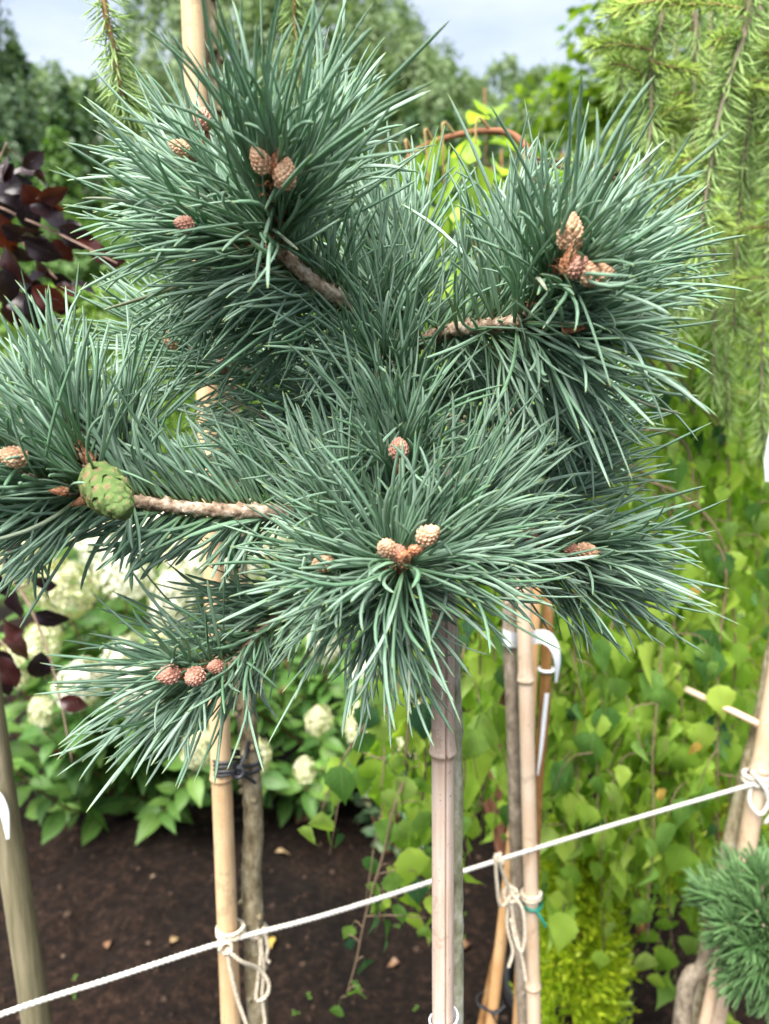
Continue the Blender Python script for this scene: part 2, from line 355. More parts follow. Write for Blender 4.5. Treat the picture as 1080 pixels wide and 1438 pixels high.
def clods():
    n = 9000; mb_v, mb_f = [], []
    base = np.array([(1, 0, 0), (-1, 0, 0), (0, 1, 0), (0, -1, 0), (0, 0, 1), (0, 0, -.6)], float)
    fc = np.array([(0, 2, 4), (2, 1, 4), (1, 3, 4), (3, 0, 4), (2, 0, 5), (1, 2, 5), (3, 1, 5), (0, 3, 5)])
    x = rng.uniform(-1.9, 1.9, n); y = rng.uniform(.5, 4.2, n); s = .0022 + .015*rng.random(n)**5
    z = soil_h(x, y) - .01
    v = base[None]*s[:, None, None]*rng.uniform(.6, 1.3, (n, 6, 1)); a = rng.uniform(0, 6.28, n)
    ca, sa = np.cos(a)[:, None], np.sin(a)[:, None]
    v = np.stack([v[..., 0]*ca - v[..., 1]*sa, v[..., 0]*sa + v[..., 1]*ca, v[..., 2]*.8], -1) + np.stack([x, y, z], -1)[:, None, :]
    f = (fc[None] + (np.arange(n)*6)[:, None, None]).reshape(-1, 3)
    m, nn, l = new_mat('soil_crumb'); c = ramp(nn, l, rand_fac(nn, l), [(0, (.010, .006, .0045)), (.7, (.028, .017, .012)), (.97, (.065, .042, .03)), (1, (.17, .12, .085))])
    finish(nn, l, c, .95, .15, noise(nn, l, 200, 3), bump_d=.002)
    tag(obj('soil_crumbs', mesh('soil_crumbs', v.reshape(-1, 3), f, m, smooth=False)), 'loose crumbs of earth scattered over the dark soil', 'soil', kind='stuff')
clods()

# ------------------------------------------------------------------ leaf shapes
def leaf_mesh(name, mat, prof, fold=.25, curl=.25, wave=0.0, serr=0.0, petiole=.0, seed=0, rows=9):
    """unit-length leaf: base at origin, tip along +Y, face up +Z; petiole behind the base"""
    r = random.Random(seed); pv, pw = zip(*prof)
    v, uv, f = [], [], []
    for i in range(rows+1):
        t = i/rows; w = np.interp(t, pv, pw)
        if serr and 0 < i < rows: w *= 1 + serr*(1 if i % 2 else -1)
        zc = -curl*t*t; yc = t*(1-.12*curl*t)
        for k in (-1, -.5, 0, .5, 1):
            zz = zc + abs(k)*w*math.tan(fold) + wave*math.sin(9*t + 2*k + seed)*abs(k)*w
            v.append((k*w, yc - (serr*.25*abs(k) if i % 2 else 0), zz)); uv.append((.5+.5*k, t))
    for i in range(rows):
        for k in range(4):
            a = i*5+k; f.append((a, a+1, a+6, a+5))
    mb = MB(); mb.add(v, f, uv)
    if petiole:
        tube(mb, smooth_path([(0, 0.0, 0), (0, -petiole*.5, .02), (0, -petiole, .09)], 5), .013, 4, cap=False)
    return mb.mesh(name, mat)
BIRCH_P = [(0, .03), (.07, .20), (.18, .335), (.29, .37), (.45, .31), (.62, .20), (.79, .095), (.92, .032), (1, .004)]
BEECH_P = [(0, .02), (.12, .19), (.3, .29), (.5, .33), (.7, .28), (.87, .15), (1, .01)]
HYD_P = [(0, .02), (.15, .17), (.35, .255), (.55, .25), (.75, .16), (.9, .06), (1, .005)]
LIME_P = [(0, .03), (.12, .20), (.3, .33), (.5, .35), (.7, .26), (.88, .10), (1, .01)]
birch_leaves = [leaf_mesh('birch_leaf', M_BIRCH, BIRCH_P, .12+.1*k, .12+.14*k, .10, .07, .32, k, 12) for k in range(5)]
birch_yel = leaf_mesh('yellow_leaf', M_BIRCH_YEL, BIRCH_P, .2, .3, .1, .05, .25, 3, 10)
beech_leaves = [leaf_mesh('beech_leaf', M_BEECH, BEECH_P, .12+.08*k, .1+.12*k, .16, .02, .12, k, 10) for k in range(5)]
hyd_leaves = [leaf_mesh('hydrangea_leaf', M_HYD, HYD_P, .2+.07*k, .2+.12*k, .06, .03, .12, k, 8) for k in range(4)]
lime_leaves = [leaf_mesh('lime_leaf', M_GOLDLEAF, LIME_P, .2+.08*k, .2+.15*k, .1, .02, .25, k, 8) for k in range(4)]

def leaf_matrix(p, d, up, s, roll=0.0):
    """matrix putting a unit leaf at p pointing along d, face towards up"""
    y = Vector(d).normalized(); z = Vector(up); z = z - y*z.dot(y)
    if z.length < 1e-4: z = Vector((0, -1, .1)) - y*Vector((0, -1, .1)).dot(y)
    z.normalize(); x = y.cross(z)
    M = Matrix((x, y, z)).transposed() @ Matrix.Rotation(roll, 3, 'Y')
    return Matrix.Translation(p) @ M.to_4x4() @ Matrix.Scale(s, 4)
def joined(name, items, mat=None):
    """items: (mesh, matrix) -> one mesh (numpy)"""
    V, F4, U, F3 = [], [], [], []; off = 0; cache = {}
    for me, M in items:
        if me.name not in cache:
            v = np.empty(len(me.vertices)*3, np.float32); me.vertices.foreach_get('co', v); v = v.reshape(-1, 3)
            fs = [tuple(p.vertices) for p in me.polygons if len(p.vertices) == 4]
            u = np.zeros((len(v), 2), np.float32)
            for lp, uvd in zip(me.loops, me.uv_layers[0].data): u[lp.vertex_index] = uvd.uv
            cache[me.name] = (v, np.array(fs), u)
        v, fs, u = cache[me.name]; A = np.array(M)
        V.append(v @ A[:3, :3].T + A[:3, 3]); F4.append(fs + off); U.append(u); off += len(v)
    return mesh(name, np.concatenate(V), np.concatenate(F4), mat or items[0][0].materials[0], np.concatenate(U))
def pick(points, n, cell=None):
    """indices of the n things that show largest: the nearest ones in each cell of the picture, inside the frame"""
    x, y, d = proj(points); ok = (x > -5) & (x < 1085) & (y > -5) & (y < 1443)
    idx = np.where(ok)[0]; chosen = []
    if len(idx) <= n: return set(idx.tolist())
    cell = cell or math.sqrt(1080*1438/(n*.9))
    layers = {}
    for i in idx[np.argsort(d[idx])]:
        layers.setdefault((int(x[i]//cell), int(y[i]//cell)), []).append(i)
    depth = 0
    while len(chosen) < n:
        row = [c[depth] for c in layers.values() if len(c) > depth]
        if not row: break
        chosen += row[:n-len(chosen)]; depth += 1
    return set(int(i) for i in chosen)
def place_leaves(items, parent, n_single, name='leaf', mass='leaves'):
    """items (mesh, matrix): the ones that show largest become parts of their own, the rest one mass"""
    pts = np.array([np.array(M.translation) for _, M in items]); s = pick(pts, n_single)
    for i in s: obj(name, items[i][0], parent, items[i][1])
    rest = [it for i, it in enumerate(items) if i not in s]
    if rest: tag(obj(mass, joined(mass, rest), parent), kind='stuff')

# ------------------------------------------------------------------ needles
NS = np.array([0, .06, .2, .36, .52, .68, .82, .93, .98, 1.0]); NW = np.array([.66, .82, .98, 1.0, 1.0, .98, .92, .74, .42, .08])
def needle_verts(base, d, L, w, bend, ref, sides=4, ss=NS, ww=NW, thick=.55, b3=None):
    """all arrays over N needles -> verts (N, rings*sides, 3), uv (rings*sides, 2), faces"""
    N = len(base); m = len(ss)
    s = ss[None, :, None]
    c = base[:, None, :] + d[:, None, :]*(L[:, None, None]*s) + bend[:, None, :]*(L[:, None, None]*s*s)
    if b3 is not None: c = c + b3[:, None, :]*(L[:, None, None]*s**3)
    t = d[:, None, :] + 2*bend[:, None, :]*s + (0 if b3 is None else 3*b3[:, None, :]*s*s); t /= np.linalg.norm(t, axis=2, keepdims=True)
    a = np.cross(t, ref[:, None, :]); a /= np.linalg.norm(a, axis=2, keepdims=True) + 1e-9
    b = np.cross(t, a)
    ang = np.linspace(0, 2*math.pi, sides, endpoint=False) + (math.pi/4 if sides == 4 else 0)
    rw = (w[:, None]*ww[None, :]*.5)[:, :, None, None]
    v = c[:, :, None, :] + rw*(np.cos(ang)[None, None, :, None]*a[:, :, None, :]*1.25 + thick*1.25*np.sin(ang)[None, None, :, None]*b[:, :, None, :])
    uv = np.stack(np.broadcast_arrays(np.arange(sides)[None, :]/sides, ss[:, None]), -1).reshape(-1, 2)
    f = [(i*sides+j, i*sides+(j+1) % sides, (i+1)*sides+(j+1) % sides, (i+1)*sides+j) for i in range(m-1) for j in range(sides)]
    return v.reshape(N, m*sides, 3), uv, np.array(f)
def needle_mass(name, v, uv, f, mat):
    N, k, _ = v.shape
    F = (f[None] + (np.arange(N)*k)[:, None, None]).reshape(-1, 4)
    return mesh(name, v.reshape(-1, 3), F, mat, np.tile(uv, (N, 1)))
def unit(a): return a/(np.linalg.norm(a, axis=-1, keepdims=True) + 1e-9)
def shoot_needles(path, n, L, a0, a1, t0=0., t1=1., w=.00185, up=.12, jit=.28, curl=.15, stray=.06, Lend=1.0, radial=None, rbias=0.0, r0=.004, pair=True):
    """needles in pairs round a shoot. a0 -> a1: angle from the axis at start and end; radial: favoured side"""
    p = smooth_path(path, 60); T, Nn, B = frames(p)
    k = n//2 if pair else n
    t = t0 + (t1-t0)*(np.arange(k)+rng.random(k))/k; ph = np.arange(k)*2.39996 + rng.normal(0, .25, k)
    i = np.clip((t*59).astype(int), 0, 59)
    rad = np.cos(ph)[:, None]*Nn[i] + np.sin(ph)[:, None]*B[i]
    if radial is not None:
        rad = unit(rad + rbias*np.asarray(radial, float)[None, :])
    q = (t-t0)/(t1-t0); al = np.radians(a0 + (a1-a0)*q + rng.normal(0, 8, k))
    base = p[i] + rad*r0
    # needles gather in loose tufts that sweep the same way
    nt = 7; tu = unit(rng.normal(size=(nt, 3))); own = np.argmax(rad @ tu.T, 1); sweep = rng.normal(0, .10, (nt, 3))
    rad = unit(rad + .45*tu[own] + sweep[own])
    d = unit(np.cos(al)[:, None]*T[i] + np.sin(al)[:, None]*rad + rng.normal(0, jit*.5, (k, 3)) + np.array([0, 0, up]))
    Ln = L*(1+(Lend-1)*q)*np.clip(rng.normal(1, .12, k), .55, 1.25)
    if pair:
        side = unit(np.cross(d, unit(rng.normal(size=(k, 3))))); sp = rng.uniform(.03, .13, k)[:, None]
        base = np.repeat(base, 2, 0); Ln = np.repeat(Ln, 2)*np.clip(rng.normal(1, .04, 2*k), .85, 1.1)
        d = unit(np.stack([d+side*sp, d-side*sp], 1).reshape(-1, 3)); T2 = np.repeat(T[i], 2, 0); k *= 2
    else: T2 = T[i]
    bd = unit(T2 - d*np.sum(T2*d, 1, keepdims=True))*rng.normal(.06, curl, k)[:, None] + rng.normal(0, curl*.55, (k, 3)) - np.array([0, 0, .03])
    st = rng.random(k) < stray
    bd[st] += rng.normal(0, .40, (st.sum(), 3)) - np.array([0, 0, .14])
    d[st] = unit(d[st] + rng.normal(0, .25, (st.sum(), 3))); Ln = Ln/(1+.8*np.linalg.norm(bd, axis=1)); Ln[st] *= .85
    return dict(base=base, d=d, L=Ln, w=w*np.clip(rng.normal(1, .13, k), .7, 1.35), bend=bd, ref=unit(rng.normal(0, 1, (k, 3))))
def cat_n(ls): return {k: np.concatenate([x[k] for x in ls]) for k in ls[0]}

# ------------------------------------------------------------------ the grafted pine in front
def cone_piece(length, radius, n, ssz, mat, name, point=.0, lift=.5, seed=0):
    """ovoid of spirally set scales, axis +Z from the origin; one mesh"""
    r = np.random.default_rng(seed); mb = MB()
    def rad(t): return radius*math.sin(math.pi*min(1, .12+.88*t)**(.75 if not point else .55))**(.75+point)+radius*.05
    ts = np.linspace(0, 1, 9)
    tube(mb, [(0, 0, length*t) for t in ts], [rad(t)*.86 for t in ts], 10)
    for i in range(n):
        t = (i+.5)/n; a = i*2.39996; R = rad(t); z = length*t
        o = np.array([math.cos(a), math.sin(a), 0]); tg = np.array([-math.sin(a), math.cos(a), 0])
        slope = (rad(min(1, t+.03))-rad(max(0, t-.03)))/(.06*length)
        upv = np.array([o[0]*slope, o[1]*slope, 1.0]); upv /= np.linalg.norm(upv); nr = np.cross(tg, upv)
        if np.dot(nr, o) < 0: nr = -nr
        s = ssz*(.75+.5*math.sin(math.pi*t))*r.uniform(.85, 1.15)
        c = np.array([o[0]*R*.86, o[1]*R*.86, z])
        v = [c-tg*s*.62, c+tg*s*.62, c+upv*s*.8+nr*s*.12, c-upv*s*.6, c+nr*s*lift+upv*s*(.25+point)]
        mb.add(v, [(0, 3, 4), (3, 1, 4), (1, 2, 4), (2, 0, 4)])
    return mb.mesh(name, mat, smooth=False)
conelet_me = [cone_piece(.0175, .0068, 75, .0026, M_CONELET, 'young_cone', 0, .45, k) for k in range(2)]
conelet_red_me = cone_piece(.0155, .0068, 70, .0027, M_CONELET_RED, 'reddish_young_cone', 0, .45, 5)
bud_me = cone_piece(.017, .0045, 46, .0034, M_BUD, 'bud', .35, .3, 3)
def axis_matrix(p, d, s=1.0, spin=0.0):
    q = Vector((0, 0, 1)).rotation_difference(Vector(d).normalized())
    return Matrix.Translation(p) @ q.to_matrix().to_4x4() @ Matrix.Rotation(spin, 4, 'Z') @ Matrix.Scale(s, 4)

pine_base = Vector((P(637, 1400, .515).x-.004, .52, 0))
pine = thing('pine_tree', pine_base, 'blue-green grafted pine with long needles and young cones filling the middle', 'tree')
# trunk, from the soil up into the crown
tp = [tuple(pine_base + Vector((0, 0, -.02))), tuple(P(641, 1900, .522)), tuple(P(637, 1438, .520)), tuple(P(636, 1200, .520)), tuple(P(634, 980, .520)), tuple(P(625, 820, .520)), tuple(P(610, 700, .525)), tuple(P(590, 580, .525)), tuple(P(572, 490, .525))]
mb = MB(); pp = smooth_path(tp, 90); tube(mb, pp, np.interp(np.linspace(0, 1, 90), [0, .6, 1], [.0085, .0070, .0048]), 14, knob=.05)
obj('trunk', mb.mesh('trunk', M_TRUNKB), pine)

BR = [  # branch wood: (px, py, Y) points, radius start, end
    ([(572, 492, .525), (535, 462, .50), (495, 430, .475), (440, 395, .455), (392, 352, .445)], .0050, .0036),
    ([(392, 352, .445), (388, 300, .42), (382, 245, .392)], .0034, .0026),
    ([(392, 352, .445), (330, 288, .46), (282, 225, .475)], .0030, .0022),
    ([(392, 352, .445), (320, 330, .45), (262, 314, .45)], .0028, .0020),
    ([(572, 492, .525), (625, 466, .50), (680, 458, .475), (728, 452, .455)], .0048, .0036),
    ([(728, 452, .455), (768, 408, .425), (801, 362, .392)], .0034, .0026),
    ([(728, 452, .455), (775, 468, .44), (808, 464, .42)], .0028, .0021),
    ([(612, 702, .525), (500, 722, .49), (390, 718, .465), (300, 716, .455), (205, 706, .445), (135, 690, .435)], .0050, .0034),
    ([(135, 690, .435), (80, 688, .42), (15, 655, .41)], .0030, .0022),
    ([(135, 690, .435), (120, 640, .43), (95, 585, .43)], .0028, .0020),
    ([(135, 690, .435), (70, 640, .45), (30, 600, .47)], .0026, .0020),
    ([(620, 760, .525), (560, 800, .49), (530, 812, .45), (552, 800, .405), (568, 782, .375)], .0046, .0028),
    ([(545, 805, .43), (495, 800, .42), (458, 793, .415)], .0024, .0018),
    ([(605, 680, .525), (580, 660, .49), (562, 640, .46)], .0036, .0024),
    ([(635, 800, .52), (690, 782, .50), (745, 768, .49), (790, 772, .485), (822, 775, .48)], .0042, .0022),
    ([(745, 768, .49), (748, 755, .485), (747, 740, .48)], .0022, .0016),
    ([(628, 820, .52), (520, 832, .515), (430, 850, .50), (370, 882, .49), (335, 925, .475), (290, 942, .455), (240, 947, .44)], .0046, .0024),
    ([(590, 580, .525), (500, 560, .56), (400, 535, .58), (310, 510, .58), (245, 482, .58)], .0040, .0022),
    ([(600, 640, .525), (680, 615, .57), (760, 600, .60), (830, 590, .62)], .0040, .0022),
    ([(572, 490, .525), (548, 420, .545), (530, 330, .555)], .0036, .0020),
    ([(590, 580, .525), (560, 545, .49), (540, 500, .47)], .0034, .0022),
    ([(610, 700, .525), (680, 700, .52), (735, 660, .52), (780, 640, .515)], .0034, .0020),
]
for pts, r0, r1 in BR:
    mb = MB(); q = px_path(pts, 12+8*len(pts)); tube(mb, q, np.linspace(r0, r1, len(q)), 10, knob=.07)
    # leaf scars: small raised cushions along the older wood
    T, Nn, B = frames(q); k = int(len(q)*1.6)
    for j in range(k):
        i = min(len(q)-1, int(j/1.6)); a = j*2.4; rr = r0 + (r1-r0)*i/len(q)
        o = math.cos(a)*Nn[i] + math.sin(a)*B[i]; c = q[i] + o*rr*.85; tg = np.cross(T[i], o); s = .0030*rnd.uniform(.6, 1.2)
        mb.add([c-tg*s*.7, c+tg*s*.7, c+T[i]*s*1.2+o*s*.1, c-T[i]*s, c+o*s*.8+T[i]*s*.7], [(0, 3, 4), (3, 1, 4), (1, 2, 4), (2, 0, 4)])
    obj('branch', mb.mesh('branch', M_PBARK), pine)

def W(*pts): return [np.array(P(*q)) for q in pts]
NE = []
def S(pts, n, L, a0, a1, **k): NE.append(shoot_needles(W(*pts), int(n*1.06), L*1.05, a0*.88, a1*.86, **k))
# upper left head
BK = dict(radial=(0, 1, .15), rbias=1.0)          # older wood: front side bare
S([(390, 345, .440), (388, 300, .42), (380, 240, .392)], 230, .076, 52, 20, up=.22, stray=.06)
S([(405, 340, .445), (430, 270, .45), (455, 200, .455)], 130, .072, 44, 16, up=.15, stray=.03)
S([(380, 335, .445), (330, 288, .46), (285, 245, .475)], 180, .070, 50, 18, up=.02, stray=.03)
S([(385, 345, .445), (320, 330, .44), (268, 316, .43)], 140, .060, 54, 20, up=-.02, stray=.05)
S([(350, 300, .45), (300, 275, .455), (262, 258, .46)], 100, .062, 42, 18, up=.04, stray=.03)
S([(545, 468, .50), (495, 430, .475), (440, 395, .455), (400, 358, .445)], 110, .056, 66, 50, up=.12, stray=.03, radial=(.6, .45, .8), rbias=1.3)
S([(545, 468, .505), (495, 430, .48), (440, 395, .46), (400, 358, .45)], 110, .062, 60, 45, up=-.05, stray=.03, radial=(-.6, .4, -.8), rbias=1.3)
S([(572, 492, .525), (548, 420, .54), (520, 330, .55)], 200, .068, 50, 18, up=.15, stray=.03)
S([(560, 470, .52), (575, 400, .53), (575, 320, .54)], 110, .066, 46, 18, up=.12, stray=.03)
S([(420, 400, .49), (380, 385, .49), (330, 375, .485), (280, 398, .49)], 140, .064, 62, 28, up=-.22, stray=.04)
S([(470, 440, .51), (420, 440, .51), (360, 455, .51)], 120, .068, 55, 28, up=-.10, stray=.03)
# upper right head
S([(730, 450, .450), (768, 408, .425), (803, 358, .392)], 220, .072, 52, 20, up=.04, stray=.06)
S([(728, 452, .455), (775, 468, .44), (815, 466, .42)], 180, .074, 58, 22, up=-.08, stray=.08)
S([(700, 452, .47), (712, 400, .475), (722, 345, .48)], 130, .068, 44, 16, up=.10, stray=.03)
S([(590, 485, .52), (625, 466, .50), (680, 458, .475), (728, 452, .455)], 190, .060, 68, 50, up=.02, stray=.06, **BK)
S([(745, 450, .46), (800, 410, .462), (850, 385, .465)], 150, .078, 48, 16, up=.05, stray=.04)
S([(750, 440, .47), (790, 385, .48), (812, 335, .49)], 120, .068, 44, 16, up=.06, stray=.03)
S([(690, 470, .475), (730, 500, .47), (770, 530, .465)], 110, .068, 55, 28, up=-.15, stray=.07)
# left arm
S([(420, 718, .470), (300, 716, .457), (205, 706, .447), (175, 696, .442)], 170, .055, 70, 55, up=.15, stray=.01, curl=.07, radial=(-.15, .35, 1), rbias=1.4, w=.0023)
S([(400, 718, .468), (300, 716, .457), (205, 706, .447), (175, 696, .442)], 110, .046, 52, 40, up=-.05, stray=.01, curl=.07, radial=(0, .3, -1), rbias=1.4, w=.0025)
S([(150, 692, .437), (80, 688, .42), (15, 655, .40)], 200, .068, 56, 22, up=.0, stray=.06)
S([(130, 680, .435), (112, 630, .43), (92, 580, .43)], 180, .066, 50, 16, up=.12, stray=.03)
S([(135, 690, .435), (70, 640, .45), (25, 598, .46)], 170, .068, 50, 18, up=.14, stray=.03)
S([(180, 690, .45), (172, 640, .46), (180, 590, .47)], 90, .060, 46, 18, up=.15, stray=.02)
S([(120, 690, .43), (70, 720, .42), (20, 725, .41)], 90, .058, 46, 22, up=-.05, stray=.05)
# front head, towards the viewer
S([(548, 804, .44), (555, 798, .410), (568, 782, .376)], 210, .070, 82, 46, up=.10, stray=.14, curl=.14)
S([(560, 800, .49), (530, 812, .45), (548, 802, .41)], 140, .068, 80, 62, up=.0, stray=.12, curl=.14)
S([(545, 805, .43), (495, 800, .42), (455, 791, .405)], 120, .060, 60, 24, up=.0, stray=.06)
S([(575, 730, .47), (562, 690, .45), (552, 630, .44)], 170, .070, 52, 18, up=.08, stray=.05)
S([(605, 690, .525), (585, 660, .49), (560, 625, .445)], 160, .070, 58, 26, up=.1, stray=.05)
S([(600, 770, .44), (640, 745, .43), (668, 715, .43)], 140, .070, 50, 18, up=.05, stray=.05)
S([(590, 790, .43), (650, 790, .42), (700, 780, .42)], 110, .062, 46, 18, up=.0, stray=.07)
S([(520, 780, .44), (490, 740, .44), (470, 700, .44)], 130, .068, 48, 18, up=.06, stray=.05)
S([(540, 820, .45), (545, 860, .43), (550, 890, .42)], 70, .060, 48, 24, up=-.1, stray=.12)
# right arm
S([(690, 782, .50), (745, 768, .49), (790, 772, .48), (828, 774, .465)], 230, .070, 56, 18, up=.05, stray=.04)
S([(700, 750, .51), (750, 715, .51), (800, 680, .51)], 170, .070, 50, 18, up=.10, stray=.03)
S([(610, 700, .525), (680, 690, .52), (735, 650, .52), (785, 625, .515)], 170, .068, 52, 20, up=.12, stray=.03)
S([(745, 780, .49), (790, 800, .485), (835, 808, .48)], 90, .064, 46, 18, up=-.08, stray=.04)
# lower left arm
S([(520, 832, .515), (430, 850, .50), (370, 882, .49), (338, 922, .478)], 170, .048, 66, 50, up=-.14, stray=.03)
S([(335, 925, .478), (290, 942, .455), (238, 947, .430)], 130, .072, 62, 20, up=-.05, stray=.04)
S([(330, 928, .475), (290, 960, .46), (250, 985, .45)], 50, .066, 40, 16, up=-.06, stray=.02)
S([(470, 840, .50), (400, 832, .50), (330, 850, .50)], 90, .060, 46, 26, up=.02, stray=.03)
# heads behind
S([(500, 560, .56), (400, 535, .58), (310, 510, .58), (245, 482, .58)], 330, .072, 58, 22, up=.05, stray=.03)
S([(520, 570, .54), (440, 600, .55), (360, 620, .56)], 180, .070, 56, 26, up=.05, stray=.03)
S([(600, 640, .525), (680, 615, .57), (760, 600, .60), (820, 585, .62)], 230, .070, 56, 22, up=.02, stray=.03)
S([(590, 590, .525), (560, 550, .49), (532, 500, .465)], 190, .070, 58, 24, up=.12, stray=.05)
S([(590, 580, .54), (640, 545, .55), (700, 520, .56)], 160, .068, 58, 30, up=.05, stray=.03)
S([(590, 610, .53), (500, 640, .50), (430, 650, .49)], 150, .066, 56, 30, up=.12, stray=.03)
S([(600, 620, .53), (540, 590, .54), (470, 550, .55)], 160, .068, 56, 30, up=.05, stray=.03)
CONES = [(365, 224, .372, (-.5, -.5, .8), .85, 'young_cone'), (401, 243, .372, (.25, -.6, .8), .95, 'young_cone'), (388, 228, .374, (.05, -.3, 1), .9, 'bud'),
          (285, 165, .45, (.1, -.2, 1), .9, 'reddish'), (290, 200, .455, (.2, -.5, 1), .9, 'bud'), (252, 207, .44, (-1, -.3, .4), .8, 'young_cone'), (268, 213, .445, (-1, -.4, .2), .8, 'reddish'), (256, 314, .405, (-.9, -.6, .1), .75, 'reddish'),
          (802, 325, .375, (.05, -.35, 1), 1.1, 'young_cone'), (800, 362, .374, (.15, -.5, .9), 1.05, 'bud'), (812, 372, .374, (.5, -.5, .5), .9, 'reddish'), (838, 384, .374, (.95, -.4, .1), 1.05, 'young_cone'), (806, 461, .40, (.9, -.5, 0), .8, 'bud'),
          (16, 641, .385, (-.8, -.7, .2), 1.0, 'young_cone'), (40, 598, .445, (-.7, -.5, .5), .8, 'young_cone'), (82, 690, .40, (-1, -.4, .1), .7, 'bud'), (124, 640, .425, (-.3, -.3, 1), .7, 'bud'), (112, 705, .41, (-.8, -.4, -.3), .7, 'bud'),
          (542, 769, .352, (-.35, -.85, .45), .82, 'young_cone'), (603, 750, .35, (.7, -.6, .6), .86, 'young_cone'), (568, 782, .35, (.1, -1, .35), .9, 'bud'), (556, 776, .356, (-.2, -.9, .3), .8, 'reddish'), (586, 772, .356, (.6, -.8, .3), .75, 'bud'), (452, 791, .385, (-.7, -.7, .1), .85, 'young_cone'),
          (560, 627, .41, (0, -.5, .9), .95, 'reddish'), (563, 655, .43, (.1, -.5, .6), .9, 'bud'),
          (826, 774, .44, (.9, -.5, .05), .9, 'young_cone'), (806, 772, .46, (.9, -.4, .1), .8, 'reddish'), (746, 749, .465, (.05, -.3, 1), .8, 'reddish'),
          (233, 948, .405, (-.8, -.6, .1), 1.0, 'reddish'), (271, 952, .405, (-.3, -.9, 0), 1.0, 'reddish'), (252, 945, .42, (-.7, -.5, .2), .8, 'bud'), (300, 937, .44, (-.5, -.7, .2), .8, 'reddish'),
          (240, 475, .565, (-.4, -.4, .8), 1.1, 'young_cone'), (312, 513, .56, (-.4, -.7, .2), .9, 'reddish'), (533, 523, .44, (-.2, -.6, .6), .8, 'bud')]
ND = cat_n(NE)
def thin_out(D, spots, r, prob):
    """leave out needles that would grow across a cone or across the bare older wood"""
    q = np.stack([D['base'] + D['d']*(D['L']*t)[:, None] + D['bend']*(D['L']*t*t)[:, None] for t in (.1, .25, .4, .55, .7, .85, 1)], 1)
    x, y, dep = (z.reshape(q.shape[:2]) for z in proj(q)); hit = np.zeros(len(x), bool)
    for (px, py, d0) in spots: hit |= (((x-px)**2 + (y-py)**2 < r*r) & (dep < d0+.006)).any(1)
    k = ~(hit & (rng.random(len(hit)) < prob)); return {a: v[k] for a, v in D.items()}
ND = thin_out(ND, [(c[0], c[1], proj(P(*c[:3]))[2][0]) for c in CONES if c[:2] not in ((240, 475), (312, 513), (533, 523), (40, 598), (563, 655), (806, 772), (268, 213))], 13, .85)
ND = thin_out(ND, [(150+8*i, 690+10*i, proj(P(150, 695, .40))[2][0]) for i in range(-1, 3)], 26, .9)
wood = [(x, y, d) for k in (0, 4, 7) for x, y, d in zip(*proj(px_path(BR[k][0], 60)[8:]))]
ND = thin_out(ND, wood, 7, .32)
nv, nuv, nf = needle_verts(ND['base'], ND['d'], ND['L'], ND['w'], ND['bend'], ND['ref'], b3=rng.normal(0, .12, ND['d'].shape))
mid = nv[:, 12:20].mean(1)
sel = pick(mid, 300)
for i in sel:
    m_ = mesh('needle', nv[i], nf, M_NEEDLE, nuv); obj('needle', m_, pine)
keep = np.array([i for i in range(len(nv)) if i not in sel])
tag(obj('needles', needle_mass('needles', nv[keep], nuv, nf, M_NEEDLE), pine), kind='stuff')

# rust-brown scale leaves left on the young shoots
mb = MB()
for pts, k in (([(390, 345, .436), (387, 300, .415), (381, 248, .388)], 90), ([(728, 452, .448), (768, 408, .42), (801, 362, .386)], 110),
               ([(392, 352, .445), (335, 275, .47), (290, 210, .487)], 40), ([(530, 812, .448), (552, 800, .403), (566, 784, .378)], 50),
               ([(150, 692, .435), (110, 690, .425), (60, 680, .415)], 45), ([(135, 690, .433), (122, 640, .428), (105, 600, .428)], 40),
               ([(330, 928, .472), (290, 942, .453), (245, 947, .44)], 40), ([(728, 452, .455), (775, 468, .449), (808, 462, .44)], 40), ([(740, 768, .488), (790, 772, .483)], 30)):
    q = px_path(pts, 40); T, Nn, B = frames(q)
    for j in range(k):
        i = int(rng.integers(0, 40)); a = j*2.4; o = math.cos(a)*Nn[i]+math.sin(a)*B[i]; c = q[i]+o*.0025; tg = np.cross(T[i], o); s = rng.uniform(.003, .0055)
        d = T[i]*rng.uniform(.3, 1)+o*rng.uniform(.3, .9)+rng.normal(0, .2, 3)
        mb.add([c-tg*s*.28, c+tg*s*.28, c+d*s*1.3, c+o*s*.3+T[i]*s*.3], [(0, 1, 3), (1, 2, 3), (2, 0, 3)])
tag(obj('bud_scales', mb.mesh('bud_scales', M_BUD, False), pine), kind='stuff')

def put_cone(px, py, Y, d, s=1.0, kind='young_cone'):
    me = {'young_cone': conelet_me[rnd.randrange(2)], 'reddish': conelet_red_me, 'bud': bud_me}[kind]
    o = obj('bud' if kind == 'bud' else 'young_cone', me, pine, axis_matrix(P(px, py, Y)-Vector(d).normalized()*.007*s, d, s*.80, rnd.random()*6))
for a in CONES:
    put_cone(*a)

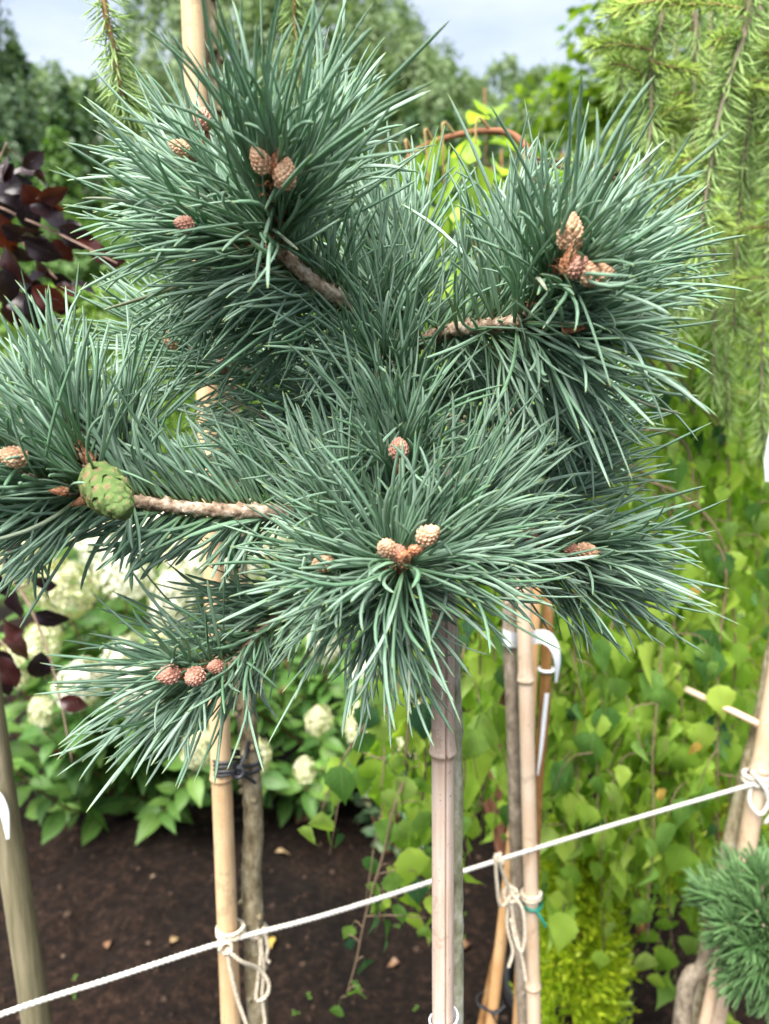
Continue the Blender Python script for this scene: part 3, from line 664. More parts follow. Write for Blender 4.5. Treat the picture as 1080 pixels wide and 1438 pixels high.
# the green cone with its own scales
c0 = P(133, 668, .415); c1 = P(178, 722, .372); ax = (c1-c0).normalized(); CL = (c1-c0).length*1.0; CR = .0108
gc = MB()
def crad(t): return CR*(.42+.58*math.sin(math.pi*min(1., .10+.98*t)**.8)) if t < .93 else CR*.45
tube(gc, [tuple(c0+ax*CL*t) for t in np.linspace(.02, .94, 9)], [crad(t)*.84 for t in np.linspace(.02, .94, 9)], 14)
gcone = obj('green_cone', gc.mesh('green_cone', M_GCONE), pine); gcone['label'] = 'green unripe pine cone with tan scale tips'
sv, suv = [], []
for (u, v, h) in [(-1, 0, 0), (0, -1, 0), (1, 0, 0), (0, 1, 0), (-.55, -.5, .34), (.55, -.5, .34), (.6, .45, .34), (-.6, .45, .34), (0, .04, .62), (-.28, .02, .54), (.28, .02, .54), (0, -.26, .50), (0, .26, .54)]:
    sv.append((u*.5, v*.56, h*.52)); suv.append((.5+u*.5, .5+v*.5))
sf = [(0, 4, 9), (0, 9, 7), (4, 1, 11), (4, 11, 9), (1, 5, 11), (5, 2, 10), (5, 10, 11), (2, 6, 10), (6, 3, 12), (6, 12, 10), (3, 7, 12), (7, 9, 12), (8, 9, 11), (8, 11, 10), (8, 10, 12), (8, 12, 9)]
scale_me = mesh('scale', sv, sf, M_GCONE, suv, False)
Qa = Vector((0, 0, 1)).rotation_difference(ax)
for i in range(62):
    t = (i+.5)/62; a = i*2.39996; R = crad(t*.93)
    o = Qa @ Vector((math.cos(a), math.sin(a), 0)); o = (o + ax*(.95*max(0, t-.55)/.45 - .2*max(0, .2-t)/.2)).normalized()
    y = (ax - o*ax.dot(o)).normalized(); x = y.cross(o)
    c = c0 + ax*CL*(.03+.90*t) + (Qa @ Vector((math.cos(a), math.sin(a), 0)))*R*.80
    s = .0100*(.72+.5*math.sin(math.pi*min(1, t*.9+.12)))*(1 if t < .85 else .8)*rnd.uniform(.86, 1.12); o = (o + Vector((rnd.gauss(0, .12), rnd.gauss(0, .12), rnd.gauss(0, .12)))).normalized(); y = (y - o*y.dot(o)).normalized(); x = y.cross(o)
    obj('scale', scale_me, gcone, Matrix.Translation(c) @ Matrix((x, y, o)).transposed().to_4x4() @ Matrix.Scale(s, 4))

# ------------------------------------------------------------------ bamboo canes, poles, trunks
def cane_mesh(name, p0, p1, r0, r1, nodes, mat, slit=False, sides=22, seed=0, bow=0.0):
    """bamboo: smooth culm, raised rings at the nodes (0..1 along it), optional open split facing the camera"""
    r = np.random.default_rng(seed); p0, p1 = np.array(p0), np.array(p1); Lc = np.linalg.norm(p1-p0)
    ts = set(np.linspace(0, 1, 60).tolist())
    for q in nodes:
        for e in (-.012, -.006, -.003, -.0012, .0, .0012, .003, .006, .012): ts.add(min(1, max(0, q+e/Lc)))
    ts = np.array(sorted(ts)); rad = r0 + (r1-r0)*ts; nd = np.zeros(len(ts))
    for q in nodes:
        d = (ts-q)*Lc
        rad = rad + .0016*np.exp(-(d/.0026)**2) + .0009*np.exp(-((d-.005)/.004)**2) - .0006*np.exp(-((d+.002)/.0012)**2)
        nd = np.maximum(nd, np.exp(-((d+.002)/.0013)**2))
    side = np.array([1, 0.3, 0])*bow
    path = p0 + (p1-p0)*ts[:, None] + np.sin(ts*math.pi*2.2+.5)[:, None]*side
    ax = (p1-p0)/Lc; fwd = np.array([0, -1., 0]); fwd -= ax*np.dot(fwd, ax); fwd /= np.linalg.norm(fwd); sd = np.cross(ax, fwd)
    ang = np.linspace(0, 2*math.pi, sides, endpoint=False)
    if slit:
        ang = np.sort(np.concatenate([ang, [.07, .10, .105, .30, .36, .365, .40]])) if slit is True else ang
    fac = np.ones(len(ang))
    if slit: fac[(ang > .103) & (ang < .362)] = .15
    A = ang[None, :]
    rr = rad[:, None]*fac[None, :]*(1 + .02*np.sin(2*A+3))
    v = path[:, None, :] + rr[..., None]*(np.cos(A)[..., None]*fwd + np.sin(A)[..., None]*sd)
    m, k = len(ts), len(ang)
    f = [(i*k+j, i*k+(j+1) % k, (i+1)*k+(j+1) % k, (i+1)*k+j) for i in range(m-1) for j in range(k)]
    f += [tuple(range(k-1, -1, -1)), tuple((m-1)*k+j for j in range(k))]
    me = mesh(name, v, f, mat, None, True)
    at = me.attributes.new('node', 'FLOAT', 'POINT'); at.data.foreach_set('value', np.repeat(nd, k).astype(np.float32))
    return me
def ext_down(a, b, z=-.05):
    """carry the line a->b on to height z"""
    a, b = Vector(a), Vector(b); t = (z-a.z)/(b.z-a.z); return a + (b-a)*t
def ext_up(a, b, z): return ext_down(a, b, z)
def cane(name, a, b, ztop, r0, r1, node_px, mat, label, group=None, slit=False, seed=0, bow=0.0, cat='cane'):
    """a, b: (px,py,Y) two points on the cane, upper then lower"""
    A, B = P(*a), P(*b); lo = ext_down(A, B, -.08); hi = ext_up(B, A, ztop)
    L = hi.z-lo.z
    nodes = [(P(a[0], q, a[2]+(b[2]-a[2])*(q-a[1])/(b[1]-a[1])).z-lo.z)/L for q in node_px]
    o = obj(name, cane_mesh(name, lo, hi, r0, r1, [q for q in nodes if 0 < q < 1], mat, slit, seed=seed, bow=bow))
    return tag(o, label, cat, group)
cane('bamboo_cane', (272, 60, .765), (320, 1320, .765), 2.02, .0122, .0098, [1092, 640, 300, -60, 1500, 1900], M_CANE_A, 'tan bamboo cane tied with black string beside the knobbly grey trunk', 'bamboo canes', seed=1)
cane('bamboo_cane', (622, 900, .492), (622, 1438, .492), P(622, 640, .492).z, .0083, .0078, [1056, 760, 1500, 1800, 2200, 3000], M_CANE_B, 'pinkish split bamboo cane right under the pine, label near its foot', 'bamboo canes', slit=True, seed=2)
cane('bamboo_cane', (737, 900, .925), (750, 1438, .925), P(733, 760, .925).z, .0098, .0092, [955, 1385, 1640, 1900], M_CANE_C, 'pale bamboo cane with green tie beside the thin grey birch trunk', 'bamboo canes', seed=3)
cane('bamboo_cane', (722, 1165, .985), (690, 1438, .985), P(724, 1150, .985).z, .0080, .0085, [1174], M_CANE_D, 'short amber bamboo cane leaning behind the pale cane, topped below the rope', 'bamboo canes', seed=4)
cane('bamboo_cane', (753, 830, 1.0), (741, 1100, 1.0), P(758, 700, 1.0).z, .0068, .0068, [], M_CANE_D, 'thin amber bamboo cane behind the curled white label', 'bamboo canes', seed=5)
cane('bamboo_cane', (1082, 1000, 1.095), (1052, 1170, 1.095), 2.05, .0150, .0135, [1080, 700], M_CANE_C, 'thick pale cane at the picture edge with a knotted rope end', 'bamboo canes', seed=6)
cane('bamboo_cane', (1003, 1380, .96), (990, 1438, .96), P(1012, 1330, .96).z, .0085, .0085, [1300], M_CANE_C, 'pale cane stub under the small green dwarf pine', 'bamboo canes', seed=8)
def pole(name, pts, r, mat, label, cat, knob=.02, n=80, sides=18, lumps=0, down=True, group=None):
    q = [P(*p) for p in pts]
    if down: q.append(ext_down(q[-2], q[-1], -.05))
    pp = smooth_path(q, n); rr = np.interp(np.linspace(0, 1, n), np.linspace(0, 1, len(r)), r).copy()
    mb = MB(); tube(mb, pp, rr, sides, knob=knob)
    return mb, pp
# left wooden pole
mb, _ = pole('p', [(-52, 700, .80), (-8, 1040, .80), (52, 1438, .80)], [.0145, .0150, .0180], M_POLE, '', '', .02)
tag(obj('wooden_pole', mb.mesh('wooden_pole', M_POLE)), 'weathered greenish wooden pole leaning at the lower left edge', 'pole')
# dark thin stick behind the amber cane
mb, _ = pole('p', [(700, 1335, 1.01), (678, 1438, 1.01)], [.0075, .0085], M_STEM, '', '', .05)
tag(obj('dark_stick', mb.mesh('dark_stick', M_STEM)), 'short dark stick leaning next to the amber cane', 'stick')
# pale lath running back from the thick cane
mb = MB(); tube(mb, smooth_path([P(880, 930, 1.30), P(985, 978, 1.15), P(1068, 1018, 1.10), P(1130, 1046, 1.07)], 20), .0055, 10, knob=.03)
tag(obj('wooden_lath', mb.mesh('wooden_lath', M_CANE_C)), 'pale lath sloping through the birch leaves to the thick cane', 'lath')

# ------------------------------------------------------------------ weeping larches
def knobs(mb, pp, rr, n, size, seed):
    r = np.random.default_rng(seed); T, Nn, B = frames(pp)
    for _ in range(n):
        i = int(r.integers(2, len(pp)-2)); a = r.uniform(0, 6.28); o = math.cos(a)*Nn[i]+math.sin(a)*B[i]
        R = rr if np.isscalar(rr) else rr[i]
        q = [pp[i]+o*R*.5, pp[i]+o*(R+size*.25)+T[i]*size*.2, pp[i]+o*(R+size*.62)+T[i]*size*.45]
        tube(mb, q, [size*.75, size*.62, size*.28], 8, knob=.10)
def larch_needles(path, n, L, a0, a1, w, t0=0., t1=1., up=0.0, curl=.16):
    return shoot_needles(path, n, L, a0, a1, t0, t1, w=w, up=up, curl=curl, stray=.05, pair=False, r0=.0016)
LS = np.array([0, .3, .7, 1.0]); LW = np.array([.7, 1, .9, .1])
def larch_mass(parent, lst, mat, name='needles'):
    D = cat_n(lst); v, uv, f = needle_verts(D['base'], D['d'], D['L'], D['w'], D['bend'], D['ref'], 3, LS, LW, .7)
    tag(obj(name, needle_mass(name, v, uv, f, mat), parent), kind='stuff')
def twig(parent, path, r0, r1, mat, name='twig', n=26, sides=7, knob=.05):
    mb = MB(); q = smooth_path(path, n); tube(mb, q, np.linspace(r0, r1, n), sides, knob=knob); return obj(name, mb.mesh(name, mat), parent)

# larch standard behind the pine: knobbly trunk, twigs weeping from above the frame
tA = [P(288, -60, .79), P(296, 60, .79), P(306, 200, .79), P(316, 420, .79), P(330, 700, .79), P(343, 950, .79), P(350, 1050, .79), P(356, 1160, .79), P(353, 1230, .79), P(357, 1320, .79), P(362, 1438, .79)]
tA = [Vector((tA[0].x-.004, .79, 2.02))] + tA + [Vector((tA[-1].x+.01, .795, -.05))]
larchA = thing('larch_tree', (tA[-1].x, tA[-1].y, 0), 'weeping larch with knobbly grey trunk beside the black-tied tan cane', 'tree', 'staked larches')
ppA = smooth_path(tA, 150); rA = np.interp(np.linspace(0, 1, 150), [0, .3, .6, 1], [.0072, .0086, .0108, .0125])
mb = MB(); tube(mb, ppA, rA, 16, knob=.045); knobs(mb, ppA, rA, 60, .0060, 4)
obj('trunk', mb.mesh('trunk', M_TRUNKA), larchA)
top = Vector(ppA[0]); LA = []
for pts in ([tuple(top), tuple(P(215, -190, .74)), tuple(P(150, -110, .70)), tuple(P(146, 0, .69)), tuple(P(160, 70, .69)), tuple(P(170, 130, .69)), tuple(P(186, 160, .70))],
            [tuple(top), tuple(P(370, -180, .84)), tuple(P(412, -110, .86)), tuple(P(414, -20, .86)), tuple(P(414, 35, .86)), tuple(P(424, 140, .86))],
            [tuple(top), tuple(P(330, -180, .76)), tuple(P(352, -110, .75)), tuple(P(352, -40, .75))],
            [tuple(top), tuple(P(160, -260, .86)), tuple(P(60, -180, .86)), tuple(P(30, -60, .86))]):
    twig(larchA, pts, .0042, .0013, M_LTWIG2, 'branch', 40)
    LA.append(larch_needles([np.array(q) for q in pts], 260, .025, 75, 55, .0013, .35, 1.0, up=-.05))
    LA.append(larch_needles([np.array(q) for q in pts], 50, .025, 40, 20, .0013, .9, 1.0))
larch_mass(larchA, LA, M_LARCH)

# weeping larch at the right edge
r_lo, r_hi = P(1034, 1170, 1.13), P(1082, 960, 1.13)
lbase = ext_down(r_hi, r_lo, 0)
larchR = thing('larch_tree', lbase, 'pale green weeping larch hanging down over the upper right corner', 'tree', 'staked larches')
ltop = Vector((r_hi.x+.09, 1.16, 2.10))
pR = smooth_path([lbase+Vector((0, 0, -.05)), r_lo+Vector((-.006, 0, 0)), r_hi+Vector((-.004, 0, 0)), (r_hi+ltop)*.5, ltop], 60)
mb = MB(); tube(mb, pR, np.linspace(.0135, .0095, 60), 12, knob=.04); obj('trunk', mb.mesh('trunk', M_TRUNKA), larchR)
LR, LN = [], []
strands = [([(940, -80, .95), (930, 20, .95), (915, 80, .95), (914, 170, .95), (905, 260, .95), (898, 340, .95)], .0042),
           ([(985, -60, 1.0), (978, 60, 1.0), (974, 160, 1.0), (972, 260, 1.0), (962, 370, 1.0), (955, 470, 1.0)], .0042),
           ([(1060, -60, .92), (1050, 30, .92), (1030, 90, .92), (1010, 160, .92), (1000, 220, .92), (985, 320, .92), (980, 430, .93)], .0050),
           ([(1075, -40, 1.0), (1070, 60, 1.0), (1062, 130, 1.0), (1045, 220, 1.02), (1036, 330, 1.02), (1030, 470, 1.02)], .0035),
           ([(1005, -60, 1.1), (1000, 60, 1.1), (996, 150, 1.1), (1000, 280, 1.1), (1004, 420, 1.1), (1000, 560, 1.1)], .0035),
           ([(1050, -60, 1.15), (1045, 80, 1.15), (1052, 220, 1.15), (1048, 380, 1.15), (1052, 520, 1.15)], .0035),
           ([(1090, -40, 1.1), (1084, 100, 1.1), (1080, 250, 1.1), (1072, 400, 1.1), (1070, 560, 1.1), (1075, 640, 1.1)], .0032),
           ([(960, -60, 1.2), (950, 80, 1.2), (945, 200, 1.2), (940, 320, 1.2), (946, 420, 1.2), (940, 540, 1.2)], .0030),
           ([(925, -60, 1.2), (890, 20, 1.2), (880, 60, 1.2), (872, 130, 1.2)], .0030),
           ([(1030, -60, 1.25), (1022, 100, 1.25), (1026, 300, 1.25), (1020, 480, 1.25), (1024, 600, 1.25)], .0030),
           ([(1100, 0, .98), (1092, 160, .98), (1095, 300, .98), (1088, 420, .98)], .0035)]
for k, (pts, r0) in enumerate(strands):
    w = W(*pts); start = np.array(pR[-1]) - np.array([0, 0, .02*(k % 5)])
    rise = start + (w[0]-start)*.55 + np.array([0, 0, .06])
    full = [start, rise] + w
    twig(larchR, full, r0*1.3, .0011, M_LTWIG, 'branch', 44)
    LR.append(larch_needles(w, 620, .036, 72, 55, .0015, .0, 1.0, up=-.12, curl=.22))
    for j in range(5):     # short bright side shoots
        i = rnd.uniform(.05, .95); q = smooth_path(w, 30)[int(i*29)]; sx = rnd.choice((-1, -1, 1)); ln = rnd.uniform(.03, .075)
        e = q + np.array([sx*ln, rnd.uniform(-.02, .02), rnd.uniform(-.012, .02)]); m_ = (q+e)/2 + np.array([0, 0, .006])
        twig(larchR, [q, m_, e], .0013, .0008, M_LTWIG2, 'twig', 8, 5)
        LN.append(larch_needles([q, m_, e], 80, .019, 62, 30, .0013, .1, 1.0, up=.1))
for pts in ([(965, -5, .90), (900, 5, .90), (850, 25, .90)], [(985, 10, .93), (920, 0, .92), (870, 10, .92)], [(915, 70, .93), (870, 62, .92), (832, 68, .91)], [(1050, 15, .92), (1000, 5, .91), (940, 8, .90)], [(912, 85, .94), (945, 95, .93), (978, 102, .92)]):
    w = W(*pts); twig(larchR, w, .0015, .0008, M_LTWIG2, 'twig', 10, 5); LN.append(larch_needles(w, 110, .018, 65, 28, .0014, .0, 1.0, up=.12))
larch_mass(larchR, LR, M_LARCH); larch_mass(larchR, LN, M_LARCH_NEW, 'new_needles')

# ------------------------------------------------------------------ weeping birch
tC = [P(716, 560, .955), P(712, 780, .955), P(716, 900, .955), P(722, 1080, .955), P(728, 1250, .955), P(738, 1438, .955)]
bb = ext_down(tC[-2], tC[-1], 0)
birch = thing('birch_tree', bb, 'weeping birch with thin grey trunk and hanging leafy strands on the right', 'tree')
crown = P(742, 210, .97)
pC = smooth_path([crown, P(735, 300, .96)] + tC + [bb + Vector((0, 0, -.05))], 110)
mb = MB(); tube(mb, pC, np.linspace(.0062, .0112, 110), 14, knob=.025); knobs(mb, pC, np.linspace(.0062, .0112, 110), 10, .004, 9)
obj('trunk', mb.mesh('trunk', M_TRUNKC), birch)
BL = []
def leaf_strand(path, n, size, t0=.1, mat_set=birch_leaves, out=(0, -1, 0), store=BL):
    q = smooth_path(path, 80); T, Nn, B = frames(q)
    for j in range(n):
        t = t0 + (1-t0)*(j+rnd.random()*.6)/n; i = min(79, int(t*79)); a = rnd.uniform(0, 6.28)
        s = size*rnd.uniform(.5, 1.28)
        o = Vector((math.cos(a), math.sin(a)*.8, 0))
        d = (o*rnd.uniform(.15, .6) + Vector((0, 0, -1)) + Vector(T[i])*.3).normalized()
        face = (Vector(out)*rnd.uniform(.1, 1) + o*rnd.uniform(.3, 1.1) + Vector((rnd.gauss(0, .5), rnd.gauss(0, .5), .35)))
        base = Vector(q[i]) + d*s*.30 + o*.004
        store.append((rnd.choice(mat_set), leaf_matrix(base, d, face, s, rnd.gauss(0, .35))))
        st = MB()
arch = [tuple(crown), tuple(P(720, 190, .98)), tuple(P(690, 184, .98)), tuple(P(640, 190, .98)), tuple(P(585, 212, .98)), tuple(P(552, 260, .98)), tuple(P(540, 330, .99))]
twig(birch, arch, .0046, .0024, M_ARCH, 'branch', 40, 9)
for px, py, x2, y2 in ((690, 184, 668, 240), (640, 190, 622, 225), (610, 200, 600, 250), (580, 215, 575, 270), (560, 250, 556, 330)):
    pth = [tuple(P(px, py, .98)), tuple(P((px+x2)/2-8, py-18, .97)), tuple(P(x2, (py+y2)/2, .97)), tuple(P(x2+2, y2+90, .97)), tuple(P(x2-6, y2+260, .98))]
    twig(birch, pth, .0016, .0008, M_LTWIG2, 'twig', 24, 6)
    leaf_strand(pth, 9, .046, .30, lime_leaves)
# main curtain of strands on the right: start high on arching branches, hang down
def strand(xs, Y, ytop, ybot, n, size, sway=18):
    ph = rnd.uniform(0, 6); pts = []
    for k in range(6):
        t = k/5; pts.append(tuple(P(xs + sway*math.sin(ph+2.6*t) + rnd.gauss(0, 5), ytop + (ybot-ytop)*t, Y + .03*math.sin(ph+t*3))))
    a0 = np.array(pts[0]); st = np.array(pC[int(rnd.uniform(6, 34))]) if a0[2] < 1.50 else np.array(pC[int(rnd.uniform(2, 14))])
    arc = [tuple(st), tuple(st + (a0-st)*.4 + np.array([0, rnd.uniform(-.01, .08), rnd.uniform(.0, .05)])), tuple(st + (a0-st)*.8 + np.array([0, rnd.uniform(-.01, .05), rnd.uniform(.02, .05)]))]
    twig(birch, arc+pts, .0023, .0011, M_TWIG, 'branch', 46, 6)
    leaf_strand(pts, n, size, .0)
    leaf_strand(arc[1:] + pts[:1], 7, size*.9, .15)
    for _ in range(max(1, n//9)):         # short side twigs
        t = rnd.uniform(.1, .85); q = smooth_path(pts, 40)[int(t*39)]; ln = rnd.uniform(.06, .16); sx = rnd.choice((-1, 1))
        sp = [tuple(q), tuple(q+np.array([sx*ln*.35, rnd.uniform(-.04, .03), -.01])), tuple(q+np.array([sx*ln*.55, rnd.uniform(-.05, .03), -ln]))]
        twig(birch, sp, .0011, .0007, M_TWIG, 'twig', 10, 5); leaf_strand(sp, 5, size, .25)
for k in range(14): strand(780 + k*19 + rnd.gauss(0, 6), rnd.uniform(1.14, 1.30), rnd.uniform(560, 700), rnd.uniform(1080, 1190) if k < 4 else rnd.uniform(1250, 1440), 38, .049)
for k in range(10): strand(770 + k*29 + rnd.gauss(0, 6), rnd.uniform(1.12, 1.22), rnd.uniform(700, 840), rnd.uniform(1100, 1200) if k in (0, 3) else rnd.uniform(1270, 1440), 26, .058)
for k in range(17): strand(690 + k*23 + rnd.gauss(0, 6), rnd.uniform(1.40, 1.62), rnd.uniform(430, 560), rnd.uniform(1040, 1190), 48, .050)
for k in range(14): strand(880 + k*15 + rnd.gauss(0, 6), rnd.uniform(1.30, 1.7), rnd.uniform(280, 400), rnd.uniform(700, 900), 34, .046)
for k in range(14): strand(860 + k*17 + rnd.gauss(0, 6), rnd.uniform(1.65, 1.95), rnd.uniform(400, 500), rnd.uniform(1020, 1140), 40, .054)
for xs, Y, yt, yb, n, sz in ((668, 1.10, 820, 1150, 12, .056), (655, 1.2, 860, 1100, 10, .056), (690, 1.15, 880, 1180, 10, .055), (585, 1.0, 930, 1290, 13, .056), (610, 1.02, 960, 1220, 9, .056), (700, 1.25, 820, 1120, 12, .055), (560, 1.05, 900, 1180, 8, .055), (535, 1.0, 900, 1110, 8, .054), (598, .98, 930, 1330, 13, .050), (660, 1.0, 900, 1210, 11, .052)):
    strand(xs, Y, yt, yb, n, sz, 10)
# the two thin strands in front of the soil
for pts, lv in (([(560, 960, .93), (535, 985, .93), (505, 1030, .93), (480, 1070, .93), (462, 1110, .93), (448, 1150, .93)],
                 [(452, 1140, (.15, -.1, -1), .047), (437, 1160, (-.2, -.1, -1), .040), (480, 1075, (-.05, -.2, -1), .062), (497, 1052, (.1, 0, -1), .030), (505, 1030, (.5, 0, -1), .045), (530, 1005, (.1, 0, -1), .052), (540, 960, (-.2, 0, -1), .060), (520, 990, (-.3, 0, -1), .05)]),
                ([(575, 1010, .96), (572, 1080, .96), (555, 1130, .95), (538, 1200, .95), (520, 1260, .95), (508, 1310, .95), (500, 1350, .95), (486, 1400, .95)],
                 [(575, 1190, (.1, -.2, -1), .068), (545, 1150, (-.1, -.1, -1), .05), (548, 1225, (.2, 0, -1), .045), (530, 1240, (-.3, 0, -1), .036), (524, 1272, (.4, 0, -.7), .022), (494, 1300, (-.5, 0, -1), .028), (490, 1318, (.2, 0, -1), .022), (511, 1350, (.05, .4, -1), .040), (500, 1390, (0, .5, -1), .045), (476, 1412, (-.2, -.1, -1), .030), (560, 1270, (.1, 0, -1), .036), (590, 1140, (.2, 0, -1), .05), (570, 1090, (-.1, 0, -1), .05), (560, 1060, (.4, 0, -1), .045), (585, 1235, (.1, 0, -1), .045), (600, 1300, (.1, 0, -1), .04), (556, 1110, (-.3, 0, -1), .05), (592, 1090, (.2, 0, -1), .052), (566, 1150, (.2, -.2, -1), .05)])):
    w = [tuple(P(*q)) for q in pts]
    twig(birch, [tuple(crown + Vector((-.02, .03, -.03))), tuple((Vector(w[0])+crown)*.5 + Vector((0, .10, .12)))] + w, .0026, .0009, M_TWIG, 'branch', 46, 6)
    for px, py, d, s in lv:
        Y = pts[0][2]-.005; dv = Vector(d).normalized()
        BL.append((rnd.choice(birch_leaves), leaf_matrix(P(px, py, Y), dv, Vector((rnd.gauss(0, .4), -1, .4)), s, rnd.gauss(0, .2))))
        near = min(smooth_path(w, 60), key=lambda z: (Vector(z)-P(px, py, Y)).length)
        bs = P(px, py, Y) - dv*s*.30; twig(birch, [tuple(near), tuple((Vector(near)+bs)*.5+Vector((0, 0, .003))), tuple(bs)], .0009, .0007, M_TWIG, 'petiole', 6, 5)
place_leaves(BL, birch, 300)
for px, py, Y in ((977, 822, 1.1), (980, 1042, 1.1), (925, 1108, 1.12), (1046, 906, 1.2)):
    obj('yellowed_leaf', birch_yel, birch, leaf_matrix(P(px, py, Y), Vector((rnd.gauss(0, .4), 0, -1)), Vector((.3, -1, .2)), .03))

# brown young stem with a white ring, beside the label
mb, ppF = pole('p', [(772, 790, 1.03), (768, 900, 1.03), (764, 1000, 1.03), (755, 1100, 1.03), (748, 1250, 1.03)], [.0078, .0082, .0086], M_STEM, '', '', .03)
stem = thing('young_tree_stem', tuple(ppF[-1][:2]) + (0,), 'glossy brown young stem with a white ring behind the curled label', 'stem')
obj('bark', mb.mesh('stem_bark', M_STEM), stem)
def ring(name, c, axis, R, r, mat, parent=None, n=24, turns=1, pitch=0.0, M=None, wob=0.0):
    q = Vector((0, 0, 1)).rotation_difference(Vector(axis).normalized()); pts = []
    for i in range(int(n*turns)+1):
        a = 2*math.pi*i/n; pts.append(Vector(c) + q @ Vector((math.cos(a)*R*(1+wob*math.sin(3*a)), math.sin(a)*R, pitch*a/(2*math.pi))))
    mb = MB(); tube(mb, [tuple(p) for p in pts], r, 8); return mb.mesh(name, mat)
obj('ring', ring('white_ring', P(767, 940, 1.03), (0, 0, 1), .0098, .0022, M_LABEL), stem)

# ------------------------------------------------------------------ rope and ties
def rope_mesh(name, path, R, mat, pitch=.017, strands=3, step=.0028, sides=6):
    p = np.asarray(path, float); L = np.concatenate([[0], np.cumsum(np.linalg.norm(np.diff(p, axis=0), axis=1))])
    n = max(12, int(L[-1]/step)); s = np.linspace(0, L[-1], n); q = np.stack([np.interp(s, L, p[:, k]) for k in range(3)], 1)
    T, Nn, B = frames(q); mb = MB()
    for k in range(strands):
        a = 2*math.pi*(s/pitch + k/strands)
        tube(mb, q + (np.cos(a)[:, None]*Nn + np.sin(a)[:, None]*B)*R*.52, R*.56, sides)
    return mb.mesh(name, mat)
rope_pts = [G(-420, 1580, .842), G(0, 1425, .842), G(160, 1373, .838), G(318, 1322, .842), G(470, 1281, .837), G(700, 1208, .842), G(880, 1153, .837), G(1052, 1103, .842), G(1075, 1098, .842)]
tag(obj('rope', rope_mesh('rope', smooth_path(rope_pts, 60), .0029, M_ROPE)), 'white twisted rope strung across between the tree canes', 'rope')

def twine(name, strands, label, r=.0026, mat=M_TWINE, cat='twine'):
    """a tie: its loops and loose ends, each a part"""
    t = thing(name, tuple(strands[0][1][0]), label, cat)
    for pn, pts in strands:
        n = max(24, 9*len(pts)); obj(pn, rope_mesh(pn, smooth_path(pts, n), r, mat, .009, 2, .0022, 5), t)
    return t
def loop_pts(c, R, turns, pitch, tilt=(0, 0, 1), n=14, ry=None):
    q = Vector((0, 0, 1)).rotation_difference(Vector(tilt).normalized())
    return [tuple(Vector(c) + q @ Vector((math.cos(2*math.pi*i/n)*R, math.sin(2*math.pi*i/n)*(ry or R), pitch*i/n))) for i in range(int(n*turns)+1)]
kA = G(319, 1322, .842); cA = Vector((kA.x+.0015, .765, kA.z))
twine('twine_tie', [('wrap', loop_pts(cA + Vector((0, 0, -.004)), .0148, 2, .006)),
      ('knot', loop_pts(P(317, 1330, .745), .0062, 1.6, .002, (.2, -1, .2))),
      ('wrap', loop_pts((P(356, 1310, .79)), .0150, 1.6, .005, (.3, .1, 1))),
      ('loose_end', [P(318, 1332, .744), P(338, 1350, .745), P(362, 1360, .765), P(377, 1380, .768), P(374, 1398, .768), P(360, 1404, .768), P(362, 1375, .770), P(366, 1340, .772), P(362, 1305, .775)]),
      ('loose_end', [P(318, 1334, .745), P(325, 1370, .745), P(334, 1405, .748), P(346, 1440, .75), P(352, 1470, .75)]),
      ('loose_end', [P(370, 1302, .778), P(376, 1330, .776), P(373, 1345, .776), P(379, 1352, .776)]),
      ('loose_end', [P(366, 1320, .772), P(370, 1360, .773), P(368, 1400, .773), P(372, 1438, .773), P(370, 1470, .773)])],
      'beige twine knotted round tan cane and knobbly trunk with a hanging loop')
twine('twine_tie', [('wrap', loop_pts(P(746, 1262, .925), .0125, 2, .005)), ('wrap', loop_pts(P(731, 1252, .955), .0140, 1.5, .004, (.15, 0, 1))),
      ('knot', loop_pts(P(716, 1255, .915), .009, 2.2, .003, (.1, -1, .3))),
      ('loose_end', [P(696, 1202, .885), P(697, 1230, .89), P(702, 1270, .90), P(712, 1266, .905), P(716, 1252, .91), P(708, 1232, .90), P(700, 1208, .888)]),
      ('loose_end', [P(718, 1255, .91), P(733, 1275, .905), P(737, 1310, .905), P(733, 1336, .906), P(724, 1322, .908), P(717, 1290, .91)]),
      ('loose_end', [P(716, 1258, .91), P(722, 1300, .91), P(734, 1350, .91), P(738, 1378, .912)]),
      ('loose_end', [P(714, 1262, .91), P(712, 1300, .912), P(720, 1335, .912), P(714, 1358, .912)])],
      'beige twine bunched between pale cane and grey birch trunk below the rope')
twine('twine_tie', [('wrap', loop_pts(G(697, 1208, .842), .0062, 1.5, .006, (.9, .45, 0)))], 'small twine hitch on the rope left of the pale cane')
kR = P(1064, 1100, 1.095)
twine('rope_knot', [('wrap', loop_pts(kR, .0205, 2.2, .009)), ('loose_end', [kR + Vector((-.018, -.014, .004)), kR + Vector((-.020, -.02, -.02)), kR + Vector((-.006, -.028, -.035)), kR + Vector((.006, -.026, -.012)), kR + Vector((-.006, -.026, .012)), kR + Vector((-.02, -.018, .03))]),
      ('loose_end', [kR + Vector((0, -.024, 0)), kR + Vector((.012, -.026, -.03)), kR + Vector((.004, -.024, -.052))])], 'pale rope end knotted round the thick cane at the picture edge', .0034, M_ROPE, 'knot')
def smooth_tie(name, strands, label, mat, cat='tie'):
    t = thing(name, tuple(strands[0][1][0]), label, cat)
    for pn, pts, r in strands:
        mb = MB(); q = smooth_path(pts, 10*len(pts)); tube(mb, q, r, 8); obj(pn, mb.mesh(pn, mat), t)
bA = P(316, 1070, .765); bT = P(351, 1072, .79)
